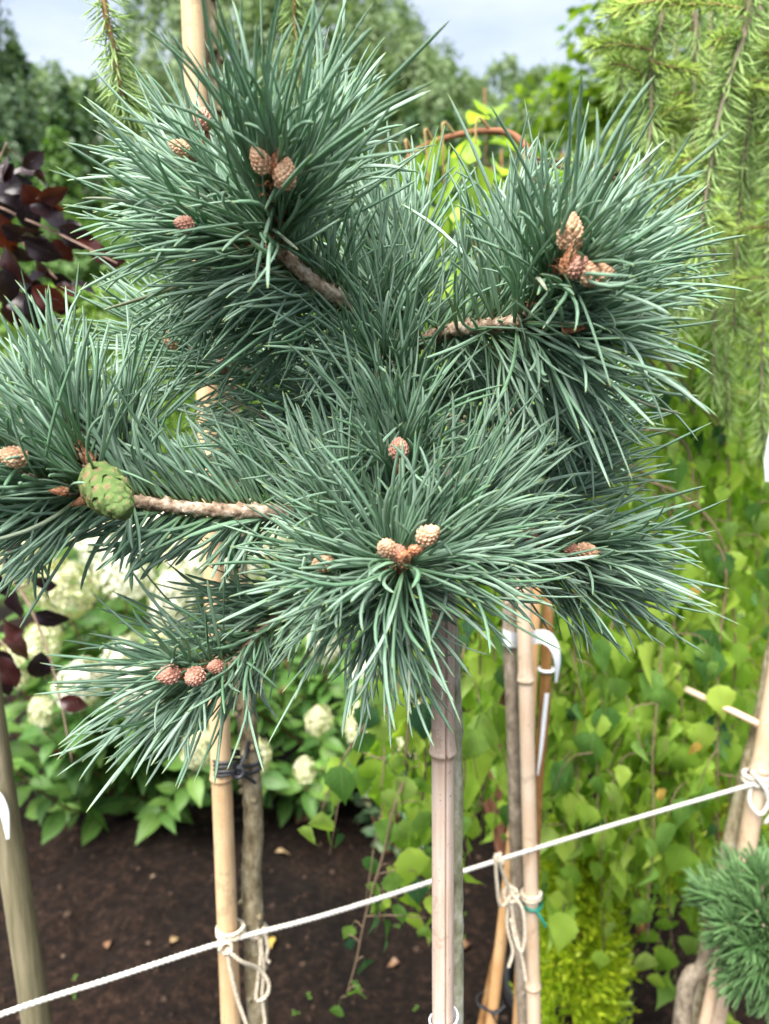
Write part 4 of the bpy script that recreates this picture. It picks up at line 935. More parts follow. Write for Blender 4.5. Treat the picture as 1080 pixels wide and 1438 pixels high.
def around(z, dz=0.0):
    return [tuple(bA + Vector((-.0132, 0, z))), tuple(bA + Vector((-.006, -.0128, z))), tuple(bA + Vector((.009, -.0125, z+dz*.4))), tuple((bA+bT)*.5 + Vector((.003, -.016, z+dz*.7))), tuple(bT + Vector((.002, -.0125, z+dz))), tuple(bT + Vector((.0122, -.002, z+dz))), tuple(bT + Vector((.004, .012, z+dz))), tuple(bA + Vector((.004, .014, z))), tuple(bA + Vector((-.011, .008, z))), tuple(bA + Vector((-.0132, 0, z)))]
smooth_tie('black_tie', [('wrap', around(.006, -.002), .0019), ('wrap', around(.001, .002), .0019), ('wrap', around(-.004, .0), .0019), ('wrap', around(-.009, .004), .0017),
      ('knot', loop_pts((bA+bT)*.5 + Vector((.004, -.018, -.001)), .0050, 2.3, .002, (.2, -1, .3), 10), .0022),
      ('loose_end', [tuple((bA+bT)*.5 + Vector((.004, -.02, 0))), tuple(bT + Vector((-.002, -.016, .018))), tuple(bT + Vector((.002, -.013, .034)))], .0020),
      ('loose_end', [tuple((bA+bT)*.5 + Vector((.004, -.02, 0))), tuple(bT + Vector((.003, -.019, -.008))), tuple(bT + Vector((.008, -.015, -.015)))], .0020)],
      'black string tying tan cane to knobbly grey trunk', M_BLACK)
gt = P(747, 1271, .925)
smooth_tie('green_tie', [('wrap', loop_pts(gt, .0118, 1.2, .001), .0026), ('loose_end', [tuple(gt + Vector((.004, -.012, 0))), tuple(gt + Vector((.010, -.016, -.008))), tuple(gt + Vector((.016, -.017, -.019)))], .0022)], 'dark green plastic tie on the pale bamboo cane', M_GREENTIE)
dt = P(692, 1412, .985)
smooth_tie('black_tie', [('wrap', loop_pts(dt + Vector((-.004, .006, 0)), .019, 1.1, .002, (.1, .05, 1)), .0014), ('loose_end', [tuple(dt + Vector((-.018, -.012, .012))), tuple(dt + Vector((0, -.015, 0))), tuple(dt + Vector((.016, -.012, .010)))], .0014), ('loose_end', [tuple(dt + Vector((-.004, -.015, .002))), tuple(dt + Vector((.004, -.015, -.014)))], .0014)], 'thin black tie holding the amber cane to the dark stick', M_BLACK)

# ------------------------------------------------------------------ labels
def ribbon(name, pts, width, wdir, mat, thick=.0006):
    q = smooth_path(pts, 14*len(pts)); T, _, _ = frames(q); n = len(q)
    wd = np.array([wdir]*n, float) if np.ndim(wdir) == 1 else smooth_path(wdir, n)
    wd = unit(wd - T*np.sum(wd*T, 1, keepdims=True)); nr = np.cross(T, wd); w = np.interp(np.linspace(0, 1, n), np.linspace(0, 1, len(np.atleast_1d(width))), np.atleast_1d(width))[:, None]*.5
    v = np.stack([q-wd*w-nr*thick, q+wd*w-nr*thick, q+wd*w+nr*thick, q-wd*w+nr*thick], 1)
    f = [(i*4+j, i*4+(j+1) % 4, i*4+4+(j+1) % 4, i*4+4+j) for i in range(n-1) for j in range(4)] + [(3, 2, 1, 0), tuple((n-1)*4+j for j in range(4))]
    return mesh(name, v.reshape(-1, 3), f, mat, None, False)
lab = thing('plant_label', tuple(P(740, 905, .93)), 'white loop label curling off the pale cane beneath the pine', 'label')
obj('band', ribbon('band', [P(706, 893, .958), P(708, 895, .943), P(716, 898, .940), P(724, 899, .948), P(729, 899, .962), P(722, 897, .972), P(709, 895, .969)], .019, (0, 0, 1), M_LABEL), lab)
obj('flap', ribbon('flap', [P(728, 898, .948), P(742, 897, .944), P(754, 894, .935), P(768, 896, .93), P(779, 910, .93), P(783, 932, .932), P(781, 958, .935)], [.016, .016, .017, .017, .014, .010, .003], [(0, 0, 1), (0, 0, 1), (0, 0, 1), (.35, .3, 1), (1, .6, .3), (1, .8, .1), (1, .8, 0)], M_LABEL), lab)
lab = thing('plant_label', tuple(P(765, 1000, 1.0)), 'narrow white label strip hanging beside the brown stem', 'label')
obj('strip', ribbon('strip', [P(768, 974, 1.0), P(764, 1010, 1.0), P(760, 1050, 1.0), P(755, 1088, 1.0)], [.006, .006, .005, .002], (1, .3, 0), M_LABEL), lab)
cB = P(622, 1432, .492)
lab = thing('plant_label', tuple(cB), 'pale blue-white label wrapped round the foot of the split cane', 'label')
obj('wrap', ribbon('wrap', [tuple(Vector((cB.x+.0005, .492, cB.z-.009)) + Vector((math.cos(a)*.0102, math.sin(a)*.0102, .0035*math.sin(a*.5+.8)))) for a in np.linspace(-4.5, 1.3, 14)], .022, (0, 0, 1), M_LABEL), lab)
lab = thing('plant_label', tuple(P(1085, 640, .98)), 'white tag hanging at the right edge below the larch', 'label')
obj('tag', ribbon('tag', [P(1092, 590, .98), P(1087, 620, .98), P(1082, 650, .98), P(1078, 676, .98)], [.020, .024, .024, .008], (1, .5, .15), M_LABEL), lab)
obj('loop', ribbon('loop', [P(1092, 590, .98), P(1095, 560, .982), P(1092, 530, .99), P(1088, 560, .985), P(1091, 592, .981)], .004, (0, 1, 0), M_LABEL), lab)
lab = thing('plant_label', tuple(P(2, 1130, .77)), 'white label tip curling from the leaning wooden pole', 'label')
obj('band', ribbon('band', [P(-38, 1112, .775), P(-20, 1110, .774), P(-4, 1120, .772), P(6, 1142, .772), P(11, 1178, .772)], [.012, .012, .011, .009, .003], [(0, .2, 1), (0, .2, 1), (.5, .3, .8), (1, .4, .3), (1, .4, 0)], M_LABEL), lab)

# ------------------------------------------------------------------ copper beech at the left
beech = thing('copper_beech', (P(-150, 700, 1.05).x, 1.05, 0), 'copper beech with dark purple leaves reaching in at the left edge', 'tree')
bx = P(-150, 700, 1.05).x
mb = MB(); bp = smooth_path([(bx, 1.05, -.05), (bx+.01, 1.05, .6), (bx-.01, 1.06, 1.3), (bx+.01, 1.06, 1.85)], 50); tube(mb, bp, np.linspace(.014, .007, 50), 10, knob=.03); obj('trunk', mb.mesh('trunk', M_TRUNKC), beech)
BE = []
tw = [[(-60, 200, .97), (0, 300, .95), (40, 350, .94), (80, 392, .93)], [(-30, 290, .95), (40, 310, .94), (110, 342, .93), (165, 370, .92)], [(-70, 330, .98), (-10, 240, .97), (10, 200, .96)], [(-70, 380, 1.0), (0, 420, .98), (60, 445, .97), (100, 455, .96)],
      [(-70, 690, .98), (10, 800, .96), (50, 870, .95), (80, 960, .94), (102, 1075, .93)], [(-60, 760, 1.0), (0, 830, .99), (40, 820, .98)], [(-60, 860, 1.0), (0, 900, .99), (30, 960, .98)], [(-80, 560, 1.0), (0, 640, 1.0), (40, 740, .98)]]
for pts in tw:
    w = W(*pts); st = np.array([bx, 1.05, w[0][2]-.12]); twig(beech, [st, (st+w[0])/2+np.array([0, 0, .02])] + w, .0026, .0009, M_BTWIG, 'branch', 36, 7)
for px, py, ang, s, f in [(8, 225, 80, 62, 0), (35, 238, 20, 50, 1), (70, 258, -20, 60, 2), (12, 275, -40, 64, 0), (40, 300, -60, 56, 1), (55, 285, -50, 64, 0), (70, 300, -30, 64, 1), (110, 335, -28, 62, 0), (128, 345, -30, 50, 1), (160, 366, -15, 36, 0), (6, 330, -80, 66, 1), (60, 352, -30, 58, 0), (15, 375, -70, 66, 1), (40, 395, 200, 58, 1), (85, 395, -20, 40, 0), (10, 405, -80, 60, 1), (45, 405, -60, 52, 1), (70, 420, -45, 60, 0), (95, 405, -20, 40, 1), (50, 440, -80, 56, 0), (20, 440, -100, 60, 0), (85, 452, -40, 40, 1), (-5, 300, -10, 60, 0), (0, 250, 60, 60, 0), (140, 356, -35, 44, 0), (100, 322, -10, 50, 1), (88, 352, -60, 44, 0), (28, 330, -20, 55, 0), (52, 330, 10, 50, 1), (30, 360, -40, 50, 0), (60, 380, -50, 46, 0), (25, 425, -30, 55, 1), (90, 432, -30, 44, 0), (118, 400, -15, 38, 1), (75, 275, 10, 44, 0), (22, 258, 30, 50, 0), (48, 225, 40, 40, 0),
                    (15, 765, -30, 60, 2), (25, 800, -40, 56, 0), (62, 820, -20, 52, 0), (20, 850, -100, 62, 1), (70, 870, -25, 55, 0), (10, 885, 180, 60, 0), (25, 905, -20, 56, 1), (55, 940, -95, 62, 1), (12, 945, -60, 62, 1), (5, 965, -90, 52, 0), (102, 988, -10, 46, 1), (82, 1062, -95, 28, 1), (40, 745, -10, 60, 0), (-5, 820, -60, 62, 0), (0, 925, -40, 60, 0), (15, 715, -30, 50, 0)]:
    Y = .935 + rnd.uniform(-.02, .05); a = math.radians(ang + rnd.gauss(0, 10)); d = Vector((math.cos(a), rnd.uniform(-.35, .35), math.sin(a)))
    face = Vector((rnd.gauss(0, .3), -.75, 1.0)) if f == 1 else (Vector((rnd.gauss(0, .4), -1, -.5)) if f == 0 else Vector((.3, -.6, .6)))
    c = P(px, py, Y); s = s/FPX*.80
    BE.append((rnd.choice(beech_leaves), leaf_matrix(c - d*s*.5, d, face, s, rnd.gauss(0, .4))))
for me, M in BE: obj('leaf', me, beech, M)

# ------------------------------------------------------------------ hydrangeas
def floret_head(name, mat, n, seed, R=.085, Hh=.19):
    r = np.random.default_rng(seed); V, F, U = [], [], []
    for i in range(n):
        t = ((i+.5)/n)**.8; a = i*2.39996; rr = R*(math.sin(math.pi*(.12+.80*t))**.75)*r.uniform(.86, 1.08); z = Hh*(t-.45)
        o = np.array([math.cos(a)*rr, math.sin(a)*rr, z]); nrm = np.array([math.cos(a), math.sin(a), .9*(t-.25)]); nrm /= np.linalg.norm(nrm); nrm += r.normal(0, .25, 3); nrm /= np.linalg.norm(nrm)
        x = np.cross(nrm, [0.1, 0.2, 1]); x /= np.linalg.norm(x); y = np.cross(nrm, x); s = r.uniform(.010, .0155); ph = r.uniform(0, 6)
        for k in range(4):
            b = ph + k*math.pi/2; u = math.cos(b)*x + math.sin(b)*y; w = -math.sin(b)*x + math.cos(b)*y; m0 = len(V)
            V += [o, o+u*s*.6-w*s*.48+nrm*s*.10, o+u*s*1.05+nrm*s*r.uniform(-.1, .25), o+u*s*.6+w*s*.48+nrm*s*.10]; F.append((m0, m0+1, m0+2, m0+3)); U += [(.2, .3)]*4
    return mesh(name, V, np.array(F), mat, U, False)
heads = [floret_head('flower_head', M_PETAL, 190, 1), floret_head('flower_head', M_PETAL, 170, 2, .075, .17), floret_head('flower_head', M_PETAL_W, 200, 3, .09, .18), floret_head('flower_head', M_PETAL_W, 180, 4, .08, .2)]
def shrub(name, base, label, cat, R, Hs, nst, nleaf, size, leaves, stem_mat, singles, flowers=(), seed=0, group=None, droop=.35, lo=.25, spread=.06, sr=.0042):
    r = random.Random(seed); t = thing(name, (base[0], base[1], 0), label, cat, group); items = []
    B0 = Vector((base[0], base[1], 0)); tips = []
    for i in range(nst):
        a = r.uniform(0, 6.28); q = math.sqrt(r.random()); e = B0 + Vector((math.cos(a)*R*q, math.sin(a)*R*q, Hs*(1-.45*q*q)*r.uniform(.82, 1.05))); tips.append((e, a, q))
    for f in flowers: tips.append((Vector(f[0]) - Vector((0, 0, .06)), 0, -1))
    for e, a, q in tips:
        st = B0 + Vector((r.uniform(-spread, spread), r.uniform(-spread, spread), -.03)); mid = st*.45 + e*.55 + Vector((0, 0, -.08 if q > .6 else .02))
        path = smooth_path([tuple(st), tuple(mid), tuple(e)], 30); mb = MB(); tube(mb, path, np.linspace(sr, .0022, 30), 6); obj('stem', mb.mesh('stem', stem_mat), t)
        k = nleaf if q >= 0 else nleaf
        for j in range(k):
            tt = lo + (1-lo)*(j//2+.5)/(k/2); i = min(29, int(tt*29)); ph = (j//2)*1.57 + (j % 2)*math.pi + r.gauss(0, .3)
            o = Vector((math.cos(ph), math.sin(ph), 0)); d = (o + Vector((0, 0, r.uniform(-droop, .35)))).normalized(); s = size*r.uniform(.65, 1.15)
            items.append((r.choice(leaves), leaf_matrix(Vector(path[i]) + d*s*.1, d, Vector((r.gauss(0, .3), r.gauss(0, .3)-.2, 1)), s, r.gauss(0, .3))))
    for c, s, k in flowers:
        obj('flower_head', heads[k], t, Matrix.Translation(c) @ Matrix.Rotation(r.gauss(0, .35), 4, 'X') @ Matrix.Rotation(r.gauss(0, .35), 4, 'Y') @ Matrix.Rotation(r.uniform(0, 6), 4, 'Z') @ Matrix.Scale(s*.88, 4))
    place_leaves(items, t, singles); return t
fl1 = [(P(px, py, Y), s, k) for px, py, Y, s, k in [(60, 815, 2.15, .9, 0), (95, 830, 2.1, 1.0, 0), (25, 790, 2.3, .9, 1), (175, 805, 2.2, 1.05, 2), (145, 770, 2.4, 1.0, 3), (120, 740, 2.6, 1, 0), (243, 842, 2.1, .95, 3), (262, 800, 2.35, 1.0, 2), (310, 765, 2.5, 1.0, 2), (215, 752, 2.5, 1.0, 2), (340, 800, 2.4, 1, 3), (278, 745, 2.6, 1, 3), (110, 962, 1.98, .85, 3), (60, 900, 2.05, .75, 1), (20, 935, 2.1, .8, 0), (195, 968, 2.0, .95, 3), (180, 930, 2.1, .9, 2), (380, 760, 2.6, 1, 2), (50, 760, 2.5, 1, 0), (165, 730, 2.7, 1, 2), (345, 730, 2.7, 1, 2), (60, 1000, 2.0, .55, 1), (235, 905, 2.1, .9, 1)]]
shrub('hydrangea', (P(170, 900, 2.5).x, 2.5), 'tall hydrangea bush covered in cream flower heads behind the left bough', 'shrub', .62, .82, 26, 26, .105, hyd_leaves, M_HSTEM, 220, fl1, 3, 'hydrangeas')
fl2 = [(P(px, py, Y), s, k) for px, py, Y, s, k in [(282, 1050, 2.05, .75, 0), (355, 1062, 2.1, .7, 0), (428, 1082, 2.1, .5, 1), (448, 1012, 2.2, .6, 1), (508, 1018, 2.2, .75, 0), (592, 1026, 2.1, .95, 0), (508, 950, 2.4, .7, 3), (455, 905, 2.5, .8, 3), (412, 860, 2.7, .9, 2), (540, 900, 2.6, .8, 2), (345, 965, 2.3, .7, 0)]]
shrub('hydrangea', (P(470, 950, 2.62).x, 2.62), 'lower hydrangea bush with smaller cream flowers behind the split cane', 'shrub', .60, .66, 28, 30, .095, hyd_leaves, M_HSTEM, 260, fl2, 5, 'hydrangeas')
fl3 = [(P(px, py, Y), s, k) for px, py, Y, s, k in [(1015, 965, 2.6, .6, 3), (1045, 920, 2.8, .6, 3), (1030, 890, 2.9, .6, 3), (990, 925, 2.9, .5, 2), (1075, 950, 2.7, .6, 3)]]
shrub('hydrangea', (P(1040, 900, 3.2).x, 3.2), 'hydrangea with small white flower heads half hidden by birch leaves', 'shrub', .6, .8, 18, 24, .10, hyd_leaves, M_HSTEM, 100, fl3, 6, 'hydrangeas')
var_leaves = [leaf_mesh('variegated_leaf', M_VARIEG, HYD_P, .25, .2+.1*k, .05, 0, .1, k, 6) for k in range(3)]
shrub('variegated_shrub', (P(560, 1090, 2.25).x, 2.25), 'low grey-green variegated shrub on the soil behind the split cane', 'shrub', .17, .40, 26, 20, .055, var_leaves, M_HSTEM, 120, (), 8, None, .2, .1)
pur_leaves = [leaf_mesh('purple_leaf', M_PURPLE, HYD_P, .25, .2+.1*k, .05, 0, .1, k, 6) for k in range(2)]
shrub('purple_shrub', (P(655, 960, 2.9).x, 2.9), 'dark purple leaved shrub glimpsed between the canes', 'shrub', .28, .62, 26, 22, .06, pur_leaves, M_HSTEM, 80, (), 9, None, .2, .1)
shrub('leafy_shrub', (P(860, 800, 3.3).x, 3.3), 'mid green leafy shrub behind the birch strands', 'shrub', .7, 1.25, 34, 30, .09, lime_leaves, M_HSTEM, 60, (), 10, None, .3, .1)
shrub('leafy_shrub', (P(1010, 600, 3.8).x, 3.8), 'yellow-green shrub behind the weeping larch at the right edge', 'shrub', .9, 2.55, 64, 34, .11, lime_leaves, M_HSTEM, 80, (), 12, None, .3, .1)
# lime-leaved young tree rising behind the arching branch
shrub('lime_shrub', (P(735, 300, 2.1).x, 2.12), 'lime green broad-leaved shrub rising behind the brown arching branch', 'shrub', .36, P(735, 105, 2.1).z*1.01, 58, 24, .12, lime_leaves, M_HSTEM, 200, (), 14, None, .1, .5, .010, .0030)

# ------------------------------------------------------------------ dwarf pine at the lower right corner
dp_c = P(1085, 1310, .95); dpb = Vector((dp_c.x-.045, .97, 0))
dwarf = thing('dwarf_pine', dpb, 'small bushy green dwarf pine at the lower right corner', 'tree')
mb = MB(); q = smooth_path([tuple(dpb + Vector((-.03, 0, -.05))), tuple(P(958, 1438, .985)), tuple(P(990, 1355, .98)), tuple(P(1035, 1300, .97)), tuple(dp_c)], 40); tube(mb, q, np.linspace(.015, .007, 40), 12, knob=.05); obj('trunk', mb.mesh('trunk', M_TRUNKC), dwarf)
DN = []
for i in range(58):
    d = unit(rng.normal(size=3)*np.array([1, 1, .85]) + np.array([0, -.15, .25])); R = rng.uniform(.055, .095)
    c = np.array(dp_c); e = c + d*np.array([R*1.05, R, R*1.05])
    twig(dwarf, [c + d*.01, (c+e)/2 + np.array([0, 0, -.006]), e], .0032, .0016, M_PBARK, 'branch', 8, 6)
    DN.append(shoot_needles([c + d*R*.35, c + d*R*.7, e], 84, .043, 56, 22, w=.0030, up=.12, stray=.04, curl=.12, r0=.002))
D = cat_n(DN); v, uv, f = needle_verts(D['base'], D['d'], D['L'], D['w'], D['bend'], D['ref'], 3, np.array([0, .2, .6, .9, 1.]), np.array([.7, 1, 1, .7, .1]), .7)
mid = v.mean(1); sel = pick(mid, 90, 14)
tag(obj('needles', needle_mass('needles', v, uv, f, M_DWARF), dwarf), kind='stuff')

# ------------------------------------------------------------------ golden conifers with their pots
def spray_mesh(name, mat, n, R, Hs, seed, leaf=.030):
    """feathery upright sprays filling a rounded cone: each spray a bunch of narrow faces on a stalk"""
    r = np.random.default_rng(seed); V, F, U = [], [], []
    for i in range(n):
        t = r.random()**.8; a = r.uniform(0, 6.28); rm = R*(1-t*.92)**.6*(r.random()**.35)*(1+.2*math.sin(3*a+4*t+seed)); o = np.array([math.cos(a)*rm, math.sin(a)*rm, Hs*t])
        ax = unit(np.array([math.cos(a)*.8, math.sin(a)*.8, .75]) + r.normal(0, .3, 3)); sd = unit(np.cross(ax, r.normal(size=3)))
        for k in range(7):
            sg = 1 if k % 2 else -1; b = o + ax*leaf*.28*k; d = unit(ax + sd*sg*.75 + r.normal(0, .2, 3)); w = unit(np.cross(d, r.normal(size=3)))*leaf*.10; L = leaf*(1.1-.09*k); m0 = len(V)
            V += [b-w*.4, b+d*L*.5-w, b+d*L, b+d*L*.5+w]; F.append((m0, m0+1, m0+2, m0+3)); U += [(.2, .3)]*4
    return mesh(name, V, np.array(F), mat, U, True)
def pot_mesh(name, x, y, R, h):
    mb = MB(); prof = [(R*.78, 0), (R*.96, h*.86), (R*1.05, h*.86), (R*1.05, h), (R*.97, h), (R*.94, h*.9)]; n = 28; v, f = [], []
    for rr, z in prof:
        for j in range(n): a = 2*math.pi*j/n; v.append((x+math.cos(a)*rr, y+math.sin(a)*rr, z))
    f = [(i*n+j, i*n+(j+1) % n, (i+1)*n+(j+1) % n, (i+1)*n+j) for i in range(len(prof)-1) for j in range(n)]
    mb.add(v, f); return mb.mesh(name, M_POT, False)
def golden(px, pyb, Y, R, Hs, seed, label, z0=.17):
    x = P(px, pyb, Y).x; t = thing('golden_conifer', (x, Y, 0), label, 'conifer', 'golden conifers')
    obj('foliage', spray_mesh('foliage', M_THUJA, 1500, R, Hs, seed), t, Matrix.Translation((x, Y, z0)))
    mb = MB(); tube(mb, smooth_path([(x, Y, .05), (x+.01, Y, z0+.1), (x, Y, z0+Hs*.8)], 16), np.linspace(.012, .004, 16), 8, knob=.04); obj('trunk', mb.mesh('trunk', M_STEM), t)
    return x
g1 = golden(806, 1400, 1.34, .075, .44, 1, 'bright lime-yellow feathery conifer right of the pale cane', .16)
golden(900, 1300, 1.75, .10, .50, 2, 'lime-yellow conifer behind the birch strands near the dwarf pine', .18)
golden(1000, 1250, 1.85, .16, .60, 3, 'lime-yellow conifer against the thick right-hand cane', .18)
for x, y, lb in ((P(788, 1430, 1.50).x, 1.46, 'black plastic pot rim beside the foot of the pale cane'),):
    p = obj('plant_pot', pot_mesh('plant_pot', x, y, .13, .17)); tag(p, lb, 'pot')
# rust-coloured thin trunk low among the birch leaves
mb, q = pole('p', [(845, 1240, 1.5), (835, 1330, 1.5), (815, 1438, 1.5)], [.010, .014], M_STEM, '', '', .06)
tag(obj('rusty_stem', mb.mesh('rusty_stem', bark_mat('rusty_bark', [(.3, (.20, .08, .04)), (.6, (.42, .19, .10))], 60))), 'rust-coloured stem low among the birch leaves', 'stem')

# ------------------------------------------------------------------ small things on the soil
def fallen(px, py, s, mat_me, label):
    g = G(px, py); g.z = gz(g.x, g.y) + .012
    tag(obj('fallen_leaf', mat_me, None, leaf_matrix(g, Vector((rnd.gauss(0, 1), rnd.gauss(0, 1), .05)), Vector((rnd.gauss(0, .25), rnd.gauss(0, .25), 1)), s, 0)), label, 'leaf', 'fallen leaves')
M_TAN = leaf_mat('dry_leaf', [(0, (.40, .27, .14)), (1, (.52, .38, .22))], .1)
M_BRN = leaf_mat('brown_leaf', [(0, (.13, .06, .035)), (1, (.24, .12, .07))], .1)
tan_me = leaf_mesh('dry_leaf', M_TAN, HYD_P, .4, .5, .2, 0, .1, 1, 6); brn_me = leaf_mesh('brown_leaf', M_BRN, LIME_P, .5, .6, .3, 0, .1, 2, 6)
for a in [(380, 1326, .036, birch_yel, 'orange fallen leaf on soil right of the knobbly trunk'), (388, 1200, .046, tan_me, 'tan dry leaf on the soil under the low bright birch leaves'),
          (420, 1135, .075, brn_me, 'curled brown leaf at the soil edge by the hydrangea'), (412, 1110, .07, brn_me, 'upper curled brown leaf under the hydrangea edge'), (672, 1128, .06, tan_me, 'tan leaf on the soil between the canes'), (240, 1337, .035, tan_me, 'thin dry leaf lying left of the tan cane'), (715, 1372, .04, brn_me, 'reddish leaf scrap at the foot of the pale cane'), (150, 1330, .03, brn_me, 'small brown leaf on the open soil at the left'), (560, 1350, .03, brn_me, 'brown leaf scrap left of the split cane'), (660, 1330, .04, brn_me, 'brown leaf on dark soil right of the split cane')]: fallen(*a)
wd = leaf_mesh('weed_leaf', M_WEED, LIME_P, .3, .3, .1, 0, .2, 1, 4); wit = []
for k in range(14):
    px, py = rnd.choice([(rnd.uniform(390, 600), rnd.uniform(1290, 1438)), (rnd.uniform(640, 710), rnd.uniform(1250, 1420)), (rnd.uniform(90, 300), rnd.uniform(1330, 1438)), (rnd.uniform(380, 520), rnd.uniform(1380, 1438))]); g = G(px, py); g.z = gz(g.x, g.y)+.004
    for j in range(rnd.randint(3, 6)):
        a = rnd.uniform(0, 6.28); d = Vector((math.cos(a), math.sin(a), .5)); wit.append((wd, leaf_matrix(g + d*.003, d, Vector((0, 0, 1)), rnd.uniform(.005, .010))))
tag(obj('weeds', joined('weeds', wit)), 'tiny green weed seedlings dotted over the dark soil', 'weeds', kind='stuff')

# ------------------------------------------------------------------ trees and hedge further off
def crown_mesh(name, mat, kind, n, seed, leaf=.16):
    """unit tree crown, 1 tall, base at z 0: leaf clumps set along limbs so that gaps and an uneven edge remain"""
    r = np.random.default_rng(seed); pts, nrm = [], []
    if kind == 'conifer':
        nb = 150
        for b in range(nb):
            t = (b+.5)/nb; a = b*2.39996+r.normal(0, .3); R = .21*(1-t)**.85*r.uniform(.7, 1.25)+.012; k = max(6, int(n/nb*(1.5-t)))
            s = r.random(k)**.7; z = .04+.96*t - .10*s*s*(1-t*.5) + .03*s; w = r.normal(0, .020*(1-.6*t), (k, 3))*(.4+s)[:, None]
            pts.append(np.stack([math.cos(a)*R*s, math.sin(a)*R*s, z], 1) + w); nrm.append(np.tile([math.cos(a)*.5, math.sin(a)*.5, .8], (k, 1)))
    elif kind == 'weeping':
        nb = 130
        for b in range(nb):
            t = .22+.76*r.random()**.9; a = b*2.39996; R = .20*math.sin(math.pi*min(1, (1.02-t)*1.05)**.7)*r.uniform(.5, 1.2); k = int(n/nb)
            s = r.random(k); hang = r.uniform(.05, .20)
            pts.append(np.stack([math.cos(a)*R*(.55+.45*np.minimum(1, s*2)), math.sin(a)*R*(.55+.45*np.minimum(1, s*2)), t+.03-hang*s*s], 1) + r.normal(0, .010, (k, 3))); nrm.append(np.tile([math.cos(a), math.sin(a), .4], (k, 1)))
    else:
        nb = 95
        for b in range(nb):
            d = unit(r.normal(size=3)*np.array([1, 1, 1.1])); q = r.random()**.4; c = np.array([0, 0, .60]) + d*np.array([.24, .24, .36])*q*r.uniform(.8, 1.15); k = int(n/nb)
            rr = r.uniform(.035, .075); pts.append(c + unit(r.normal(size=(k, 3)))*rr*r.random((k, 1))**.4*np.array([1.25, 1.25, .75])); nrm.append(np.tile(d+[0, 0, .6], (k, 1)))
    p = np.concatenate(pts); m = unit(np.concatenate(nrm) + r.normal(0, .45, (len(p), 3))); N = len(p)
    x = unit(np.cross(m, r.normal(size=(N, 3)))); y = np.cross(m, x); s = leaf*r.uniform(.5, 1.3, (N, 1))
    v = np.stack([p-x*s*.5, p-y*s*.32+m*s*.1, p+x*s*.5, p+y*s*.32+m*s*.1], 1).reshape(-1, 3)
    return mesh(name, v, (np.arange(N)[:, None]*4 + np.arange(4)[None]), mat, np.tile([(.2, .3)], (N*4, 1)), True)
CR = {'spruce': [crown_mesh('crown', M_F_SPRUCE, 'conifer', 15000, k, .022) for k in range(2)], 'larch': [crown_mesh('crown', M_F_LARCH, 'conifer', 15000, 5+k, .020) for k in range(2)],
      'birch': [crown_mesh('crown', M_F_BIRCH, 'weeping', 16000, 8+k, .016) for k in range(3)], 'willow': [crown_mesh('crown', M_F_GREY, 'weeping', 15000, 14+k, .017) for k in range(2)],
      'broad': [crown_mesh('crown', M_F_BIRCH, 'broad', 16000, 11+k, .020) for k in range(2)], 'olive': [crown_mesh('crown', M_F_OLIVE, 'broad', 9000, 17, .026)], 'fern': [crown_mesh('crown', M_F_LARCH, 'broad', 16000, 20, .020)]}
tr_me = []
for k in range(3):
    mb = MB(); tube(mb, smooth_path([(0, 0, -.01), (.006*k, .004, .35), (-.004, .003*k, .95)], 14), np.linspace(.014, .002, 14), 8)
    for j in range(9):
        z = .25+.07*j; a = j*2.4+k; tube(mb, smooth_path([(0, 0, z), (math.cos(a)*.06, math.sin(a)*.06, z+.05), (math.cos(a)*.12, math.sin(a)*.12, z+.12)], 6), np.linspace(.004, .001, 6), 5)
    tr_me.append(mb.mesh('trunk', M_FARBARK))
def far_tree(kind, px, pytop, Y, wide, label, group='trees beyond the garden'):
    x = P(px, 500, Y).x; h = P(px, pytop, Y).z
    t = thing({'spruce': 'spruce_tree', 'larch': 'conifer_tree', 'birch': 'birch_tree', 'willow': 'willow_tree', 'broad': 'broadleaf_tree', 'olive': 'broadleaf_tree', 'fern': 'bushy_tree'}[kind], (x, Y, 0), label, 'tree', group)
    Mx = Matrix.Translation((x, Y, 0)) @ Matrix.Rotation(rnd.uniform(0, 6.28), 4, 'Z') @ Matrix.Diagonal((h*wide, h*wide, h, 1))
    obj('crown', rnd.choice(CR[kind]), t, Mx); obj('trunk', rnd.choice(tr_me), t, Mx)
